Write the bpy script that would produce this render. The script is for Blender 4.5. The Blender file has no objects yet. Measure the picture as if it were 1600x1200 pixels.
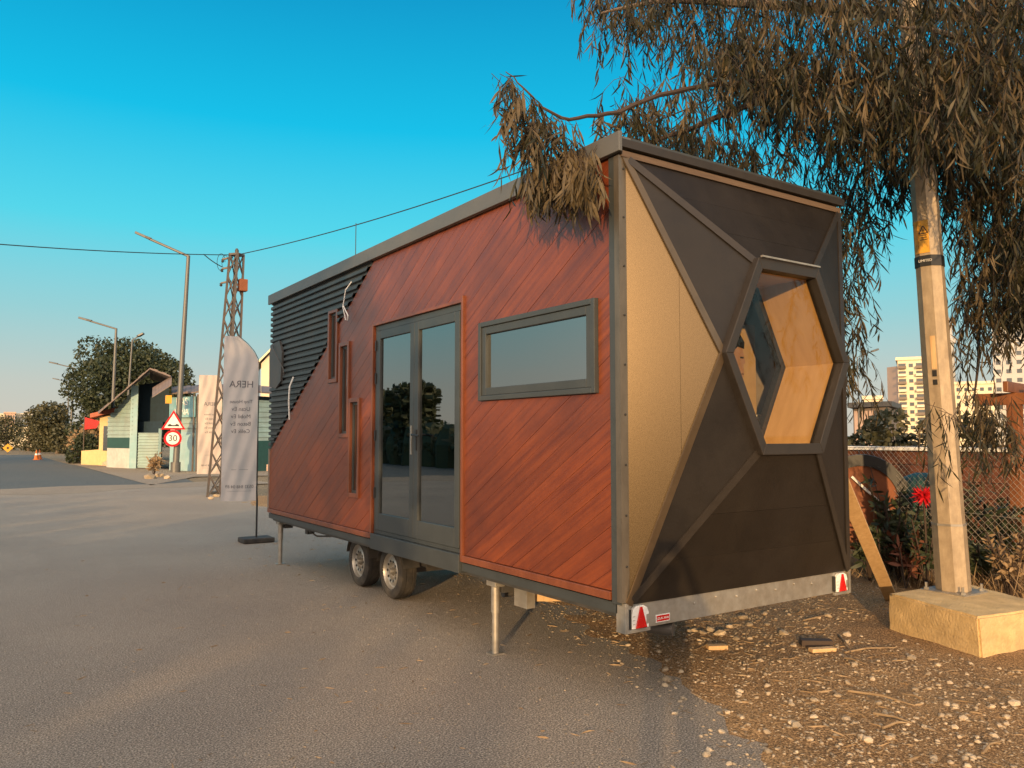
import bpy, bmesh, math, random
import numpy as np
from mathutils import Vector, Matrix, Euler
R = math.radians
rnd = random.Random(7)
npr = np.random.RandomState(11)
S = bpy.context.scene
COL = S.collection

# ------------------------------------------------------------------ camera
F, CX, CY = 1245.0, 800.0, 600.0          # focal length and centre in photograph pixels
PITCH, YAW, CAMH = R(3.722), R(34.11), 1.8
cam = bpy.data.objects.new('camera', bpy.data.cameras.new('camera')); COL.objects.link(cam)
cam.location = (0, 0, CAMH); cam.rotation_euler = (R(90) + PITCH, 0, -YAW)
cam.data.sensor_width = 36.0; cam.data.lens = 36.0 * F / 1600.0
cam.data.clip_start = 0.05; cam.data.clip_end = 6000
S.camera = cam
FW = Vector((math.sin(YAW)*math.cos(PITCH), math.cos(YAW)*math.cos(PITCH), math.sin(PITCH)))
RT = Vector((math.cos(YAW), -math.sin(YAW), 0)); UP = RT.cross(FW)
C0 = Vector((0, 0, CAMH))
def ray(px, py): return RT*((px-CX)/F) - UP*((py-CY)/F) + FW
def at(px, py, d): r = ray(px, py); return C0 + r*(d/math.hypot(r.x, r.y))   # at horizontal distance d
def onx(px, py, X): r = ray(px, py); return C0 + r*(X/r.x)
def ony(px, py, Y): r = ray(px, py); return C0 + r*(Y/r.y)
def onz(px, py, z=0.0): r = ray(px, py); return C0 + r*((z-CAMH)/r.z)

# ------------------------------------------------------------------ light
SUNDIR = Vector((0.708, 0.706, -0.132)).normalized()     # the way the light travels (low evening sun behind the camera)
ELEV = math.asin(-SUNDIR.z); ROT = math.atan2(-SUNDIR.x, -SUNDIR.y)
W = bpy.data.worlds.new('World'); S.world = W; W.use_nodes = True
nt = W.node_tree; nt.nodes.clear()
def N(tree, typ, **kw):
    n = tree.nodes.new(typ)
    for k, v in kw.items():
        if k.startswith('i_'):
            key = k[2:]; key = int(key) if key.isdigit() else key.replace('_', ' ')
            n.inputs[key].default_value = v
        else: setattr(n, k, v)
    return n
sky = N(nt, 'ShaderNodeTexSky', sky_type='NISHITA', sun_disc=False, sun_elevation=ELEV, sun_rotation=ROT,
        air_density=1.0, dust_density=1.5, ozone_density=2.5, altitude=0)
tc = N(nt, 'ShaderNodeTexCoord'); sep = N(nt, 'ShaderNodeSeparateXYZ')
nt.links.new(tc.outputs['Generated'], sep.inputs[0])
ramp = N(nt, 'ShaderNodeValToRGB'); cr = ramp.color_ramp
cr.elements[0].position = 0.0; cr.elements[0].color = (5.6, 5.1, 4.3, 1)
cr.elements[1].position = 1.0; cr.elements[1].color = (0.02, 1.6, 3.6, 1)
for p, c in ((0.06, (4.8, 5.15, 4.7)), (0.14, (2.7, 5.5, 5.8)), (0.24, (0.75, 5.9, 7.2)), (0.36, (0.02, 4.6, 7.1)), (0.5, (0.005, 2.8, 5.3))):
    e = cr.elements.new(p); e.color = (*c, 1)
nt.links.new(sep.outputs['Z'], ramp.inputs[0])
mix = N(nt, 'ShaderNodeMix', data_type='RGBA'); mix.inputs[0].default_value = 0.93
nt.links.new(sky.outputs[0], mix.inputs[6]); nt.links.new(ramp.outputs[0], mix.inputs[7])
# sun-side glow added out of view to brighten the ground: the sky turns from the clear blue opposite the sun to warm and bright on the sun's side
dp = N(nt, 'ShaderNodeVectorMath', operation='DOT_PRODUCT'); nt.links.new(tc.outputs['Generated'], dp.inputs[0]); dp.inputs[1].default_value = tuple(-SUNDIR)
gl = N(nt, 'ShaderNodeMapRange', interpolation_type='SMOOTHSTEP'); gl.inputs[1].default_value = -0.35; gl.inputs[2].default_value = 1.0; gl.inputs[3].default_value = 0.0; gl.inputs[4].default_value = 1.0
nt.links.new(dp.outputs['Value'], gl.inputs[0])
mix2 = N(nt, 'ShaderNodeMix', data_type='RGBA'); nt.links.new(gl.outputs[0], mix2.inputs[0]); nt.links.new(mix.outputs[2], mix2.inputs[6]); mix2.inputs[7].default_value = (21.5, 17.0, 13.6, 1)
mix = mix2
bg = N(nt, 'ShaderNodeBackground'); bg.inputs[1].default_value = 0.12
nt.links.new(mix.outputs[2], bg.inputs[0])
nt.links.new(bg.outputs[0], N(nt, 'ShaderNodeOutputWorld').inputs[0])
sun = bpy.data.objects.new('sun', bpy.data.lights.new('sun', 'SUN')); COL.objects.link(sun)
sun.data.energy = 5.0; sun.data.angle = R(0.6); sun.data.color = (1.0, 0.64, 0.30)
sun.rotation_euler = SUNDIR.to_track_quat('-Z', 'Y').to_euler(); sun.location = (-20, -20, 12)
S.view_settings.view_transform = 'Standard'; S.view_settings.look = 'None'
S.view_settings.exposure = 0.0; S.view_settings.gamma = 1.0
S.cycles.max_bounces = 8; S.cycles.transparent_max_bounces = 12
S.cycles.use_denoising = True

# ------------------------------------------------------------------ materials
def mat(name, col, rough=0.7, metal=0.0, var=0.12, scale=6.0, bump=0.0, bscale=80.0, spec=0.5, stretch=(1, 1, 1), rot=(0, 0, 0),
        col2=None, objrand=0.0, coat=0.0, detail=6.0, dirt=None, dirt_amt=0.4, dirt_scale=1.5, rvar=0.12, trans=0.0):
    m = bpy.data.materials.new(name); m.use_nodes = True; t = m.node_tree; t.nodes.clear()
    out = N(t, 'ShaderNodeOutputMaterial'); b = N(t, 'ShaderNodeBsdfPrincipled')
    t.links.new(b.outputs[0], out.inputs[0])
    tc = N(t, 'ShaderNodeTexCoord'); mp = N(t, 'ShaderNodeMapping'); mp.inputs['Scale'].default_value = stretch
    m0 = N(t, 'ShaderNodeMapping'); m0.inputs['Rotation'].default_value = rot; t.links.new(tc.outputs['Object'], m0.inputs[0]); t.links.new(m0.outputs[0], mp.inputs[0])
    nz = N(t, 'ShaderNodeTexNoise'); nz.inputs['Scale'].default_value = scale; nz.inputs['Detail'].default_value = detail; nz.inputs['Roughness'].default_value = 0.65
    t.links.new(mp.outputs[0], nz.inputs['Vector'])
    c2 = col2 or tuple(min(1, c*(1+var)) for c in col); c1 = col if col2 else tuple(c*(1-var) for c in col)
    rp = N(t, 'ShaderNodeValToRGB'); rp.color_ramp.elements[0].position = 0.3; rp.color_ramp.elements[1].position = 0.7
    rp.color_ramp.elements[0].color = (*c1, 1); rp.color_ramp.elements[1].color = (*c2, 1)
    t.links.new(nz.outputs[0], rp.inputs[0]); last = rp.outputs[0]
    if dirt:
        n2 = N(t, 'ShaderNodeTexNoise'); n2.inputs['Scale'].default_value = dirt_scale; n2.inputs['Detail'].default_value = 8; n2.inputs['Roughness'].default_value = 0.7
        t.links.new(tc.outputs['Object'], n2.inputs['Vector'])
        r2 = N(t, 'ShaderNodeMapRange'); r2.inputs[1].default_value = 0.42; r2.inputs[2].default_value = 0.72; r2.inputs[4].default_value = dirt_amt
        t.links.new(n2.outputs[0], r2.inputs[0])
        mx = N(t, 'ShaderNodeMix', data_type='RGBA'); t.links.new(r2.outputs[0], mx.inputs[0]); t.links.new(last, mx.inputs[6]); mx.inputs[7].default_value = (*dirt, 1); last = mx.outputs[2]
    if objrand:
        oi = N(t, 'ShaderNodeObjectInfo'); hs = N(t, 'ShaderNodeHueSaturation')
        mr = N(t, 'ShaderNodeMapRange'); mr.inputs[3].default_value = 1-objrand; mr.inputs[4].default_value = 1+objrand
        t.links.new(oi.outputs['Random'], mr.inputs[0]); t.links.new(mr.outputs[0], hs.inputs['Value']); t.links.new(last, hs.inputs['Color']); last = hs.outputs[0]
    t.links.new(last, b.inputs['Base Color'])
    rr = N(t, 'ShaderNodeMapRange'); rr.inputs[3].default_value = max(0.02, rough-rvar); rr.inputs[4].default_value = min(1, rough+rvar)
    t.links.new(nz.outputs[0], rr.inputs[0]); t.links.new(rr.outputs[0], b.inputs['Roughness'])
    b.inputs['Metallic'].default_value = metal; b.inputs['Specular IOR Level'].default_value = spec; b.inputs['Coat Weight'].default_value = coat
    if coat: b.inputs['Coat Roughness'].default_value = 0.25
    if bump:
        bn = N(t, 'ShaderNodeTexNoise'); bn.inputs['Scale'].default_value = bscale; bn.inputs['Detail'].default_value = 5
        t.links.new(mp.outputs[0], bn.inputs['Vector'])
        bp = N(t, 'ShaderNodeBump'); bp.inputs['Strength'].default_value = bump; bp.inputs['Distance'].default_value = 0.02
        t.links.new(bn.outputs[0], bp.inputs['Height']); t.links.new(bp.outputs[0], b.inputs['Normal'])
    if trans:
        tr = N(t, 'ShaderNodeBsdfTranslucent'); t.links.new(last, tr.inputs[0]); ms = N(t, 'ShaderNodeMixShader'); ms.inputs[0].default_value = trans
        t.links.new(b.outputs[0], ms.inputs[1]); t.links.new(tr.outputs[0], ms.inputs[2]); t.links.new(ms.outputs[0], out.inputs[0])
    return m

def glass(name, tint=(0.25, 0.27, 0.27), ior=2.0, rough=0.01):
    m = bpy.data.materials.new(name); m.use_nodes = True; t = m.node_tree; t.nodes.clear()
    out = N(t, 'ShaderNodeOutputMaterial'); g = N(t, 'ShaderNodeBsdfGlossy'); g.inputs['Roughness'].default_value = rough; g.inputs['Color'].default_value = (0.95, 0.97, 0.96, 1)
    tr = N(t, 'ShaderNodeBsdfTransparent'); tr.inputs[0].default_value = (*tint, 1)
    lw = N(t, 'ShaderNodeLayerWeight'); lw.inputs[0].default_value = 0.5
    pw = N(t, 'ShaderNodeMath', operation='POWER'); t.links.new(lw.outputs['Facing'], pw.inputs[0]); pw.inputs[1].default_value = 4.5
    r0 = ((ior-1)/(ior+1))**2
    fr = N(t, 'ShaderNodeMapRange'); fr.inputs[3].default_value = r0; t.links.new(pw.outputs[0], fr.inputs[0])
    nz = N(t, 'ShaderNodeTexNoise'); nz.inputs['Scale'].default_value = 1.3
    bp = N(t, 'ShaderNodeBump'); bp.inputs['Strength'].default_value = 0.03; bp.inputs['Distance'].default_value = 0.05
    t.links.new(nz.outputs[0], bp.inputs['Height']); t.links.new(bp.outputs[0], g.inputs['Normal'])
    ms = N(t, 'ShaderNodeMixShader'); t.links.new(fr.outputs[0], ms.inputs[0]); t.links.new(tr.outputs[0], ms.inputs[1]); t.links.new(g.outputs[0], ms.inputs[2])
    t.links.new(ms.outputs[0], out.inputs[0]); return m

def ground_mat(name, base, alt, fleck, fleck_amt, rough=0.9, bump=0.5, alt_scale=0.35, sp=60.0, fine=140.0):
    m = bpy.data.materials.new(name); m.use_nodes = True; t = m.node_tree; t.nodes.clear()
    out = N(t, 'ShaderNodeOutputMaterial'); b = N(t, 'ShaderNodeBsdfPrincipled'); t.links.new(b.outputs[0], out.inputs[0])
    tc = N(t, 'ShaderNodeTexCoord'); P = tc.outputs['Object']
    def noise(s, d=6, r=0.6):
        n = N(t, 'ShaderNodeTexNoise'); n.inputs['Scale'].default_value = s; n.inputs['Detail'].default_value = d; n.inputs['Roughness'].default_value = r
        t.links.new(P, n.inputs['Vector']); return n.outputs[0]
    def rng(v, a, b_, lo=0.0, hi=1.0):
        n = N(t, 'ShaderNodeMapRange'); n.inputs[1].default_value = a; n.inputs[2].default_value = b_; n.inputs[3].default_value = lo; n.inputs[4].default_value = hi
        t.links.new(v, n.inputs[0]); return n.outputs[0]
    def mixc(f, a, c):
        n = N(t, 'ShaderNodeMix', data_type='RGBA'); t.links.new(f, n.inputs[0])
        for k, x in ((6, a), (7, c)):
            if isinstance(x, tuple): n.inputs[k].default_value = (*x, 1)
            else: t.links.new(x, n.inputs[k])
        return n.outputs[2]
    big = rng(noise(alt_scale, 8, 0.62), 0.38, 0.64)
    c = mixc(big, base, alt)
    mid = noise(7.0, 8, 0.75)
    c = mixc(rng(mid, 0.52, 0.75, 0, 0.45), c, tuple(x*0.55 for x in base))
    fn = noise(fine, 4, 0.8)
    c = mixc(rng(fn, 0.52, 0.60, 0, 0.9), c, tuple(min(1, x*2.0) for x in alt))
    c = mixc(rng(fn, 0.49, 0.40, 0, 0.9), c, tuple(x*0.3 for x in base))
    vo = N(t, 'ShaderNodeTexVoronoi'); vo.inputs['Scale'].default_value = sp; t.links.new(P, vo.inputs['Vector'])
    sel = N(t, 'ShaderNodeMath', operation='GREATER_THAN'); t.links.new(vo.outputs['Color'], sel.inputs[0]); sel.inputs[1].default_value = 1-fleck_amt
    near = N(t, 'ShaderNodeMath', operation='LESS_THAN'); t.links.new(vo.outputs['Distance'], near.inputs[0]); near.inputs[1].default_value = 0.33
    both = N(t, 'ShaderNodeMath', operation='MULTIPLY'); t.links.new(sel.outputs[0], both.inputs[0]); t.links.new(near.outputs[0], both.inputs[1])
    c = mixc(both.outputs[0], c, fleck)
    t.links.new(c, b.inputs['Base Color']); b.inputs['Roughness'].default_value = rough; b.inputs['Specular IOR Level'].default_value = 0.25
    ad = N(t, 'ShaderNodeMath', operation='MULTIPLY_ADD'); t.links.new(fn, ad.inputs[0]); ad.inputs[1].default_value = 0.6; t.links.new(mid, ad.inputs[2])
    bp = N(t, 'ShaderNodeBump'); bp.inputs['Strength'].default_value = bump; bp.inputs['Distance'].default_value = 0.03
    t.links.new(ad.outputs[0], bp.inputs['Height']); t.links.new(bp.outputs[0], b.inputs['Normal'])
    return m

M = {}
M['asphalt'] = ground_mat('asphalt', (0.285, 0.243, 0.197), (0.37, 0.315, 0.25), (0.55, 0.50, 0.42), 0.16, sp=60, fine=85, bump=1.0)
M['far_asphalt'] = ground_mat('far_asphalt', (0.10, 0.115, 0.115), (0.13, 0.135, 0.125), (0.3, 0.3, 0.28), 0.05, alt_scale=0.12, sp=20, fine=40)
M['dirt'] = ground_mat('dirt', (0.27, 0.158, 0.072), (0.39, 0.245, 0.118), (0.6, 0.45, 0.28), 0.14, sp=38, fine=70, bump=1.0, alt_scale=0.9)
M['dust'] = ground_mat('dust', (0.27, 0.22, 0.165), (0.33, 0.27, 0.2), (0.45, 0.4, 0.32), 0.08, alt_scale=0.3)
M['ground'] = ground_mat('ground', (0.2, 0.15, 0.09), (0.26, 0.2, 0.12), (0.4, 0.34, 0.24), 0.06, alt_scale=0.1, sp=8, fine=20)
PR = (R(-30), 0, 0)
M['plank'] = mat('plank', (0.115, 0.024, 0.010), 0.38, col2=(0.23, 0.052, 0.010), scale=3.2, stretch=(1, 0.32, 7), rot=(R(30.9), 0, 0), objrand=0.11, bump=0.12, bscale=14, coat=0.12, rvar=0.1, dirt=(0.06, 0.015, 0.010), dirt_amt=0.7, dirt_scale=0.9)
M['trimwood'] = mat('trimwood', (0.10, 0.026, 0.010), 0.45, col2=(0.20, 0.058, 0.02), scale=6, stretch=(1, 1, 0.3), bump=0.1, coat=0.2)
M['darkpanel'] = mat('darkpanel', (0.0125, 0.0098, 0.0078), 0.5, var=0.25, scale=2.5, bump=0.06, bscale=40, objrand=0.1, dirt=(0.024, 0.019, 0.014), dirt_amt=0.5, dirt_scale=2.2, spec=0.35)
M['bronze'] = mat('bronze', (0.118, 0.086, 0.05), 0.27, 0.9, var=0.13, scale=190, bump=0.02, bscale=250, rvar=0.04)
M['bronzetrim'] = mat('bronzetrim', (0.15, 0.11, 0.07), 0.42, 0.7, var=0.12, scale=5)
M['darktrim'] = mat('darktrim', (0.030, 0.024, 0.019), 0.5, 0.2, var=0.15, scale=8)
M['greytrim'] = mat('greytrim', (0.044, 0.050, 0.051), 0.45, 0.1, var=0.12, scale=5)
M['fascia'] = mat('fascia', (0.10, 0.102, 0.10), 0.5, 0.1, var=0.1, scale=3)
M['corr'] = mat('corr', (0.045, 0.052, 0.055), 0.5, 0.25, var=0.15, scale=4, dirt=(0.11, 0.1, 0.085), dirt_amt=0.35)
M['galv'] = mat('galv', (0.36, 0.34, 0.3), 0.45, 0.6, var=0.16, scale=14, dirt=(0.22, 0.17, 0.11), dirt_amt=0.5, dirt_scale=5)
M['corner'] = mat('corner', (0.15, 0.128, 0.10), 0.45, 0.6, var=0.2, scale=10, stretch=(1, 1, 0.3))
M['chassis'] = mat('chassis', (0.06, 0.06, 0.06), 0.55, 0.2, var=0.2, dirt=(0.14, 0.11, 0.08), dirt_amt=0.5)
M['rubber'] = mat('rubber', (0.028, 0.026, 0.024), 0.85, var=0.2, scale=9, bump=0.2, bscale=60, dirt=(0.12, 0.10, 0.075), dirt_amt=0.6, dirt_scale=5)
M['rim'] = mat('rim', (0.42, 0.41, 0.38), 0.4, 0.55, var=0.12, scale=12, dirt=(0.2, 0.16, 0.11), dirt_amt=0.5, dirt_scale=9)
M['glass'] = glass('tinted_glass', (0.16, 0.18, 0.18), 3.3)
M['clear'] = glass('clear_glass', (0.9, 0.9, 0.88), 1.25)
M['ply'] = mat('ply', (0.52, 0.29, 0.10), 0.5, col2=(0.64, 0.38, 0.15), scale=5, stretch=(1, 3, 0.6), coat=0.2)
M['oldwood'] = mat('oldwood', (0.07, 0.045, 0.03), 0.7, col2=(0.15, 0.10, 0.062), scale=5, stretch=(0.3, 1, 3))
M['inner'] = mat('inner', (0.32, 0.25, 0.18), 0.7)
M['cream'] = mat('cream', (0.68, 0.60, 0.46), 0.7)
M['black'] = mat('black', (0.016, 0.016, 0.016), 0.5)
M['white'] = mat('white', (0.76, 0.75, 0.71), 0.5, dirt=(0.4, 0.36, 0.3), dirt_amt=0.35, dirt_scale=8)
M['red'] = mat('red', (0.50, 0.006, 0.006), 0.25, var=0.1, scale=30)
M['print'] = mat('print', (0.12, 0.115, 0.125), 0.8)
M['concrete'] = mat('concrete', (0.50, 0.35, 0.155), 0.9, col2=(0.68, 0.49, 0.24), scale=7, bump=0.5, bscale=45, dirt=(0.24, 0.18, 0.11), dirt_amt=0.5, dirt_scale=3)
M['polegalv'] = mat('polegalv', (0.40, 0.315, 0.21), 0.5, 0.35, var=0.18, scale=22, stretch=(1, 1, 0.3), dirt=(0.22, 0.16, 0.10), dirt_amt=0.55, dirt_scale=7)
M['timber'] = mat('timber', (0.47, 0.29, 0.13), 0.7, col2=(0.62, 0.42, 0.21), scale=6, stretch=(4, 4, 0.5), bump=0.1)
M['rustwall'] = mat('rustwall', (0.085, 0.028, 0.014), 0.7, col2=(0.15, 0.05, 0.024), scale=3, objrand=0.2, stretch=(0.3, 0.3, 3))
M['pergola'] = mat('pergola', (0.17, 0.06, 0.02), 0.55, col2=(0.26, 0.095, 0.034), scale=5, stretch=(2, 2, 0.4), coat=0.15)
M['yellow'] = mat('yellow', (0.75, 0.37, 0.03), 0.5, var=0.1, dirt=(0.45, 0.3, 0.1), dirt_amt=0.4, dirt_scale=10)
M['euc'] = mat('euc', (0.010, 0.015, 0.007), 0.5, col2=(0.050, 0.042, 0.017), scale=2.2, detail=3, trans=0.25, spec=0.35)  # leaf green darkened so the inside of the crown reads as shade
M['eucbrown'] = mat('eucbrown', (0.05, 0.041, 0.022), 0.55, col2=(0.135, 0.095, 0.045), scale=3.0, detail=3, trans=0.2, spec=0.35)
M['bark'] = mat('bark', (0.10, 0.075, 0.055), 0.85, col2=(0.21, 0.16, 0.12), scale=4, stretch=(2, 2, 0.5), bump=0.5, bscale=20)
M['twig'] = mat('twig', (0.05, 0.032, 0.022), 0.8)
M['darkleaf'] = mat('darkleaf', (0.022, 0.034, 0.016), 0.6, col2=(0.055, 0.07, 0.028), scale=1.2, detail=3, trans=0.15)
M['paleleaf'] = mat('paleleaf', (0.045, 0.052, 0.025), 0.6, col2=(0.10, 0.09, 0.04), scale=1.2, detail=3, trans=0.15)
M['dry'] = mat('dry', (0.22, 0.14, 0.07), 0.8, col2=(0.42, 0.30, 0.17), scale=9, detail=2, trans=0.2)
M['flag'] = mat('flag', (0.58, 0.52, 0.49), 0.75, col2=(0.66, 0.60, 0.56), scale=3, trans=0.3)
M['flagpink'] = mat('flagpink', (0.60, 0.50, 0.44), 0.75, col2=(0.68, 0.58, 0.5), scale=3, trans=0.3)
M['lamppost'] = mat('lamppost', (0.125, 0.125, 0.12), 0.5, 0.4, var=0.15, scale=10)
M['steel'] = mat('steel', (0.10, 0.092, 0.085), 0.6, 0.3, var=0.2, dirt=(0.18, 0.09, 0.05), dirt_amt=0.5)
M['turq'] = mat('turq', (0.30, 0.42, 0.40), 0.6, 0.1, var=0.12, scale=2, dirt=(0.30, 0.30, 0.26), dirt_amt=0.6, dirt_scale=0.8)
M['turqwall'] = mat('turqwall', (0.25, 0.42, 0.45), 0.75, var=0.12, scale=2, dirt=(0.42, 0.46, 0.44), dirt_amt=0.6, dirt_scale=0.9)
M['palewall'] = mat('palewall', (0.5, 0.5, 0.46), 0.8, dirt=(0.3, 0.3, 0.28), dirt_amt=0.6, dirt_scale=0.9)
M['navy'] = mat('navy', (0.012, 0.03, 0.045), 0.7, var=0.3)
M['roofgrey'] = mat('roofgrey', (0.16, 0.13, 0.12), 0.7, var=0.25, dirt=(0.25, 0.16, 0.12), dirt_amt=0.6)
M['signblue'] = mat('signblue', (0.10, 0.30, 0.36), 0.5, col2=(0.30, 0.45, 0.46), scale=1.5)
M['yellowwall'] = mat('yellowwall', (0.62, 0.47, 0.22), 0.8, dirt=(0.45, 0.36, 0.22), dirt_amt=0.5)
M['creamwall'] = mat('creamwall', (0.66, 0.58, 0.42), 0.8, var=0.08, scale=0.3)
M['peach'] = mat('peach', (0.52, 0.36, 0.27), 0.8, var=0.08, scale=0.3)
M['greywall'] = mat('greywall', (0.42, 0.41, 0.39), 0.8, var=0.08, scale=0.3)
M['redroof'] = mat('redroof', (0.36, 0.11, 0.06), 0.8, var=0.2)
M['winglass'] = mat('winglass', (0.05, 0.06, 0.065), 0.15, var=0.2, spec=0.8)
M['brownblock'] = mat('brownblock', (0.17, 0.13, 0.10), 0.7, var=0.15, scale=0.6)
M['bush'] = M['darkleaf']
M['stone'] = mat('stone', (0.30, 0.23, 0.15), 0.85, col2=(0.5, 0.41, 0.29), scale=9, bump=0.3, bscale=30, objrand=0.35)
M['orange'] = mat('orange', (0.50, 0.13, 0.02), 0.6, var=0.2)
M['rustpanel'] = mat('rustpanel', (0.17, 0.05, 0.018), 0.7, col2=(0.26, 0.085, 0.03), scale=4)
M['potgreen'] = mat('potgreen', (0.02, 0.07, 0.06), 0.5, var=0.2)
M['wire'] = mat('wire', (0.34, 0.31, 0.27), 0.5, 0.5, var=0.2, scale=30)
M['cable'] = mat('cable', (0.012, 0.012, 0.012), 0.6)
M['whitecable'] = mat('whitecable', (0.72, 0.72, 0.70), 0.5)
M['flower'] = mat('flower', (0.62, 0.012, 0.02), 0.5, var=0.2, scale=30, trans=0.2)
M['skin'] = mat('skin', (0.42, 0.24, 0.16), 0.6)
M['cloth'] = mat('cloth', (0.05, 0.055, 0.07), 0.85)
M['tan'] = mat('tan', (0.52, 0.34, 0.16), 0.6)

# ------------------------------------------------------------------ mesh helpers
def tag(o, label, cat, group=None, kind=None):
    if label: o['label'] = label
    if cat: o['category'] = cat
    if group: o['group'] = group
    if kind: o['kind'] = kind
    return o
def thing(name, label, cat, loc=(0, 0, 0), group=None):
    o = bpy.data.objects.new(name, None); COL.objects.link(o); o.location = loc; o.empty_display_size = 0.2
    return tag(o, label, cat, group)
def worigin(p):
    v = Vector((0, 0, 0))
    while p is not None: v += p.location; p = p.parent
    return v
class MB:
    def __init__(s): s.v = []; s.f = []
    def poly(s, pts):
        n = len(s.v); s.v += [Vector(p) for p in pts]; s.f.append(tuple(range(n, n+len(pts)))); return s
    def prism(s, pts, vec):
        n = len(s.v); k = len(pts); vec = Vector(vec); P = [Vector(p) for p in pts]
        nn = Vector((0, 0, 0))
        for i in range(k): nn += P[i].cross(P[(i+1) % k])
        if nn.dot(vec) > 0: P = P[::-1]
        s.v += P + [p+vec for p in P]
        s.f.append(tuple(range(n, n+k))); s.f.append(tuple(range(n+2*k-1, n+k-1, -1)))
        for i in range(k): j = (i+1) % k; s.f.append((n+j, n+i, n+k+i, n+k+j))
        return s
    def box(s, a, b):
        a, b = [min(x, y) for x, y in zip(a, b)], [max(x, y) for x, y in zip(a, b)]
        return s.prism([(a[0], a[1], a[2]), (b[0], a[1], a[2]), (b[0], b[1], a[2]), (a[0], b[1], a[2])], (0, 0, b[2]-a[2]))
    def bar(s, p, q, w, h, up=(0, 0, 1)):      # box beam from p to q
        p, q = Vector(p), Vector(q); d = (q-p).normalized(); u = Vector(up)
        if abs(d.dot(u)) > 0.98: u = Vector((1, 0, 0))
        a = d.cross(u).normalized(); b = a.cross(d).normalized()
        return s.prism([p-a*w/2-b*h/2, p+a*w/2-b*h/2, p+a*w/2+b*h/2, p-a*w/2+b*h/2], q-p)
    def tube(s, path, r, n=6, caps=True):
        path = [Vector(p) for p in path]; rs = r if isinstance(r, (list, tuple)) else [r]*len(path); base = len(s.v); k = len(path)
        d0 = (path[1]-path[0]).normalized(); u = d0.cross(Vector((0.31, 0.17, 0.93)))
        if u.length < 1e-3: u = d0.cross(Vector((1, 0, 0)))
        u.normalize()
        for i, p in enumerate(path):
            d = (path[min(i+1, k-1)]-path[max(i-1, 0)]).normalized()
            u = (u-d*u.dot(d)).normalized(); w = d.cross(u)
            for j in range(n):
                a = 2*math.pi*j/n; s.v.append(p+(u*math.cos(a)+w*math.sin(a))*rs[i])
        for i in range(k-1):
            for j in range(n):
                j2 = (j+1) % n; s.f.append((base+i*n+j, base+i*n+j2, base+(i+1)*n+j2, base+(i+1)*n+j))
        if caps:
            s.f.append(tuple(range(base+n-1, base-1, -1))); s.f.append(tuple(range(base+(k-1)*n, base+k*n)))
        return s
    def lathe(s, c, axis, prof, n=24, closed=False):   # prof: (offset along axis, radius)
        c = Vector(c); d = Vector(axis).normalized(); u = d.orthogonal().normalized(); w = d.cross(u); base = len(s.v); k = len(prof)
        for (o, r) in prof:
            for j in range(n):
                a = 2*math.pi*j/n; s.v.append(c+d*o+(u*math.cos(a)+w*math.sin(a))*r)
        for i in range(k if closed else k-1):
            i2 = (i+1) % k
            for j in range(n): j2 = (j+1) % n; s.f.append((base+i*n+j, base+i*n+j2, base+i2*n+j2, base+i2*n+j))
        if not closed:
            s.f.append(tuple(range(base+n-1, base-1, -1))); s.f.append(tuple(range(base+(k-1)*n, base+k*n)))
        return s
    def build(s, name, m, parent=None, smooth=False, bevel=0, label=None, cat=None, group=None, kind=None, loc=None, fix=True):
        org = worigin(parent) if parent is not None else Vector(loc or (0, 0, 0))
        me = bpy.data.meshes.new(name); me.from_pydata([tuple(v-org) for v in s.v], [], s.f)
        if fix:
            bm = bmesh.new(); bm.from_mesh(me); bmesh.ops.recalc_face_normals(bm, faces=bm.faces); bm.to_mesh(me); bm.free()
        if smooth:
            me.polygons.foreach_set('use_smooth', [True]*len(me.polygons)); me.set_sharp_from_angle(angle=R(38))
        me.materials.append(M[m] if isinstance(m, str) else m)
        o = bpy.data.objects.new(name, me); COL.objects.link(o)
        if parent is not None: o.parent = parent
        else: o.location = org
        if bevel:
            b = o.modifiers.new('bevel', 'BEVEL'); b.width = bevel; b.segments = 2; b.limit_method = 'ANGLE'
        return tag(o, label, cat, group, kind)
def copy_tree(o, loc=None, rz=None, parent=None, label=None):
    c = o.copy(); COL.objects.link(c)
    if parent is not None: c.parent = parent
    if loc is not None: c.location = loc
    if rz is not None: c.rotation_euler = (0, 0, rz)
    if label: c['label'] = label
    for ch in o.children: copy_tree(ch, parent=c)
    return c
def text(body, size, org, xd, yd, m, name, parent, align='CENTER', thick=0.002):
    cu = bpy.data.curves.new(name, 'FONT'); cu.body = body; cu.size = size; cu.align_x = align; cu.align_y = 'CENTER'; cu.extrude = thick
    o = bpy.data.objects.new(name, cu); COL.objects.link(o); dg = bpy.context.evaluated_depsgraph_get()
    me = bpy.data.meshes.new_from_object(o.evaluated_get(dg)); bpy.data.objects.remove(o); bpy.data.curves.remove(cu)
    xd, yd = Vector(xd).normalized(), Vector(yd).normalized(); z = xd.cross(yd)
    p = Vector(org)-worigin(parent)
    mtx = Matrix(((xd.x, yd.x, z.x, p.x), (xd.y, yd.y, z.y, p.y), (xd.z, yd.z, z.z, p.z), (0, 0, 0, 1)))
    me.transform(mtx); me.materials.clear(); me.materials.append(M[m])
    ob = bpy.data.objects.new(name, me); COL.objects.link(ob); ob.parent = parent; return ob
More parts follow.
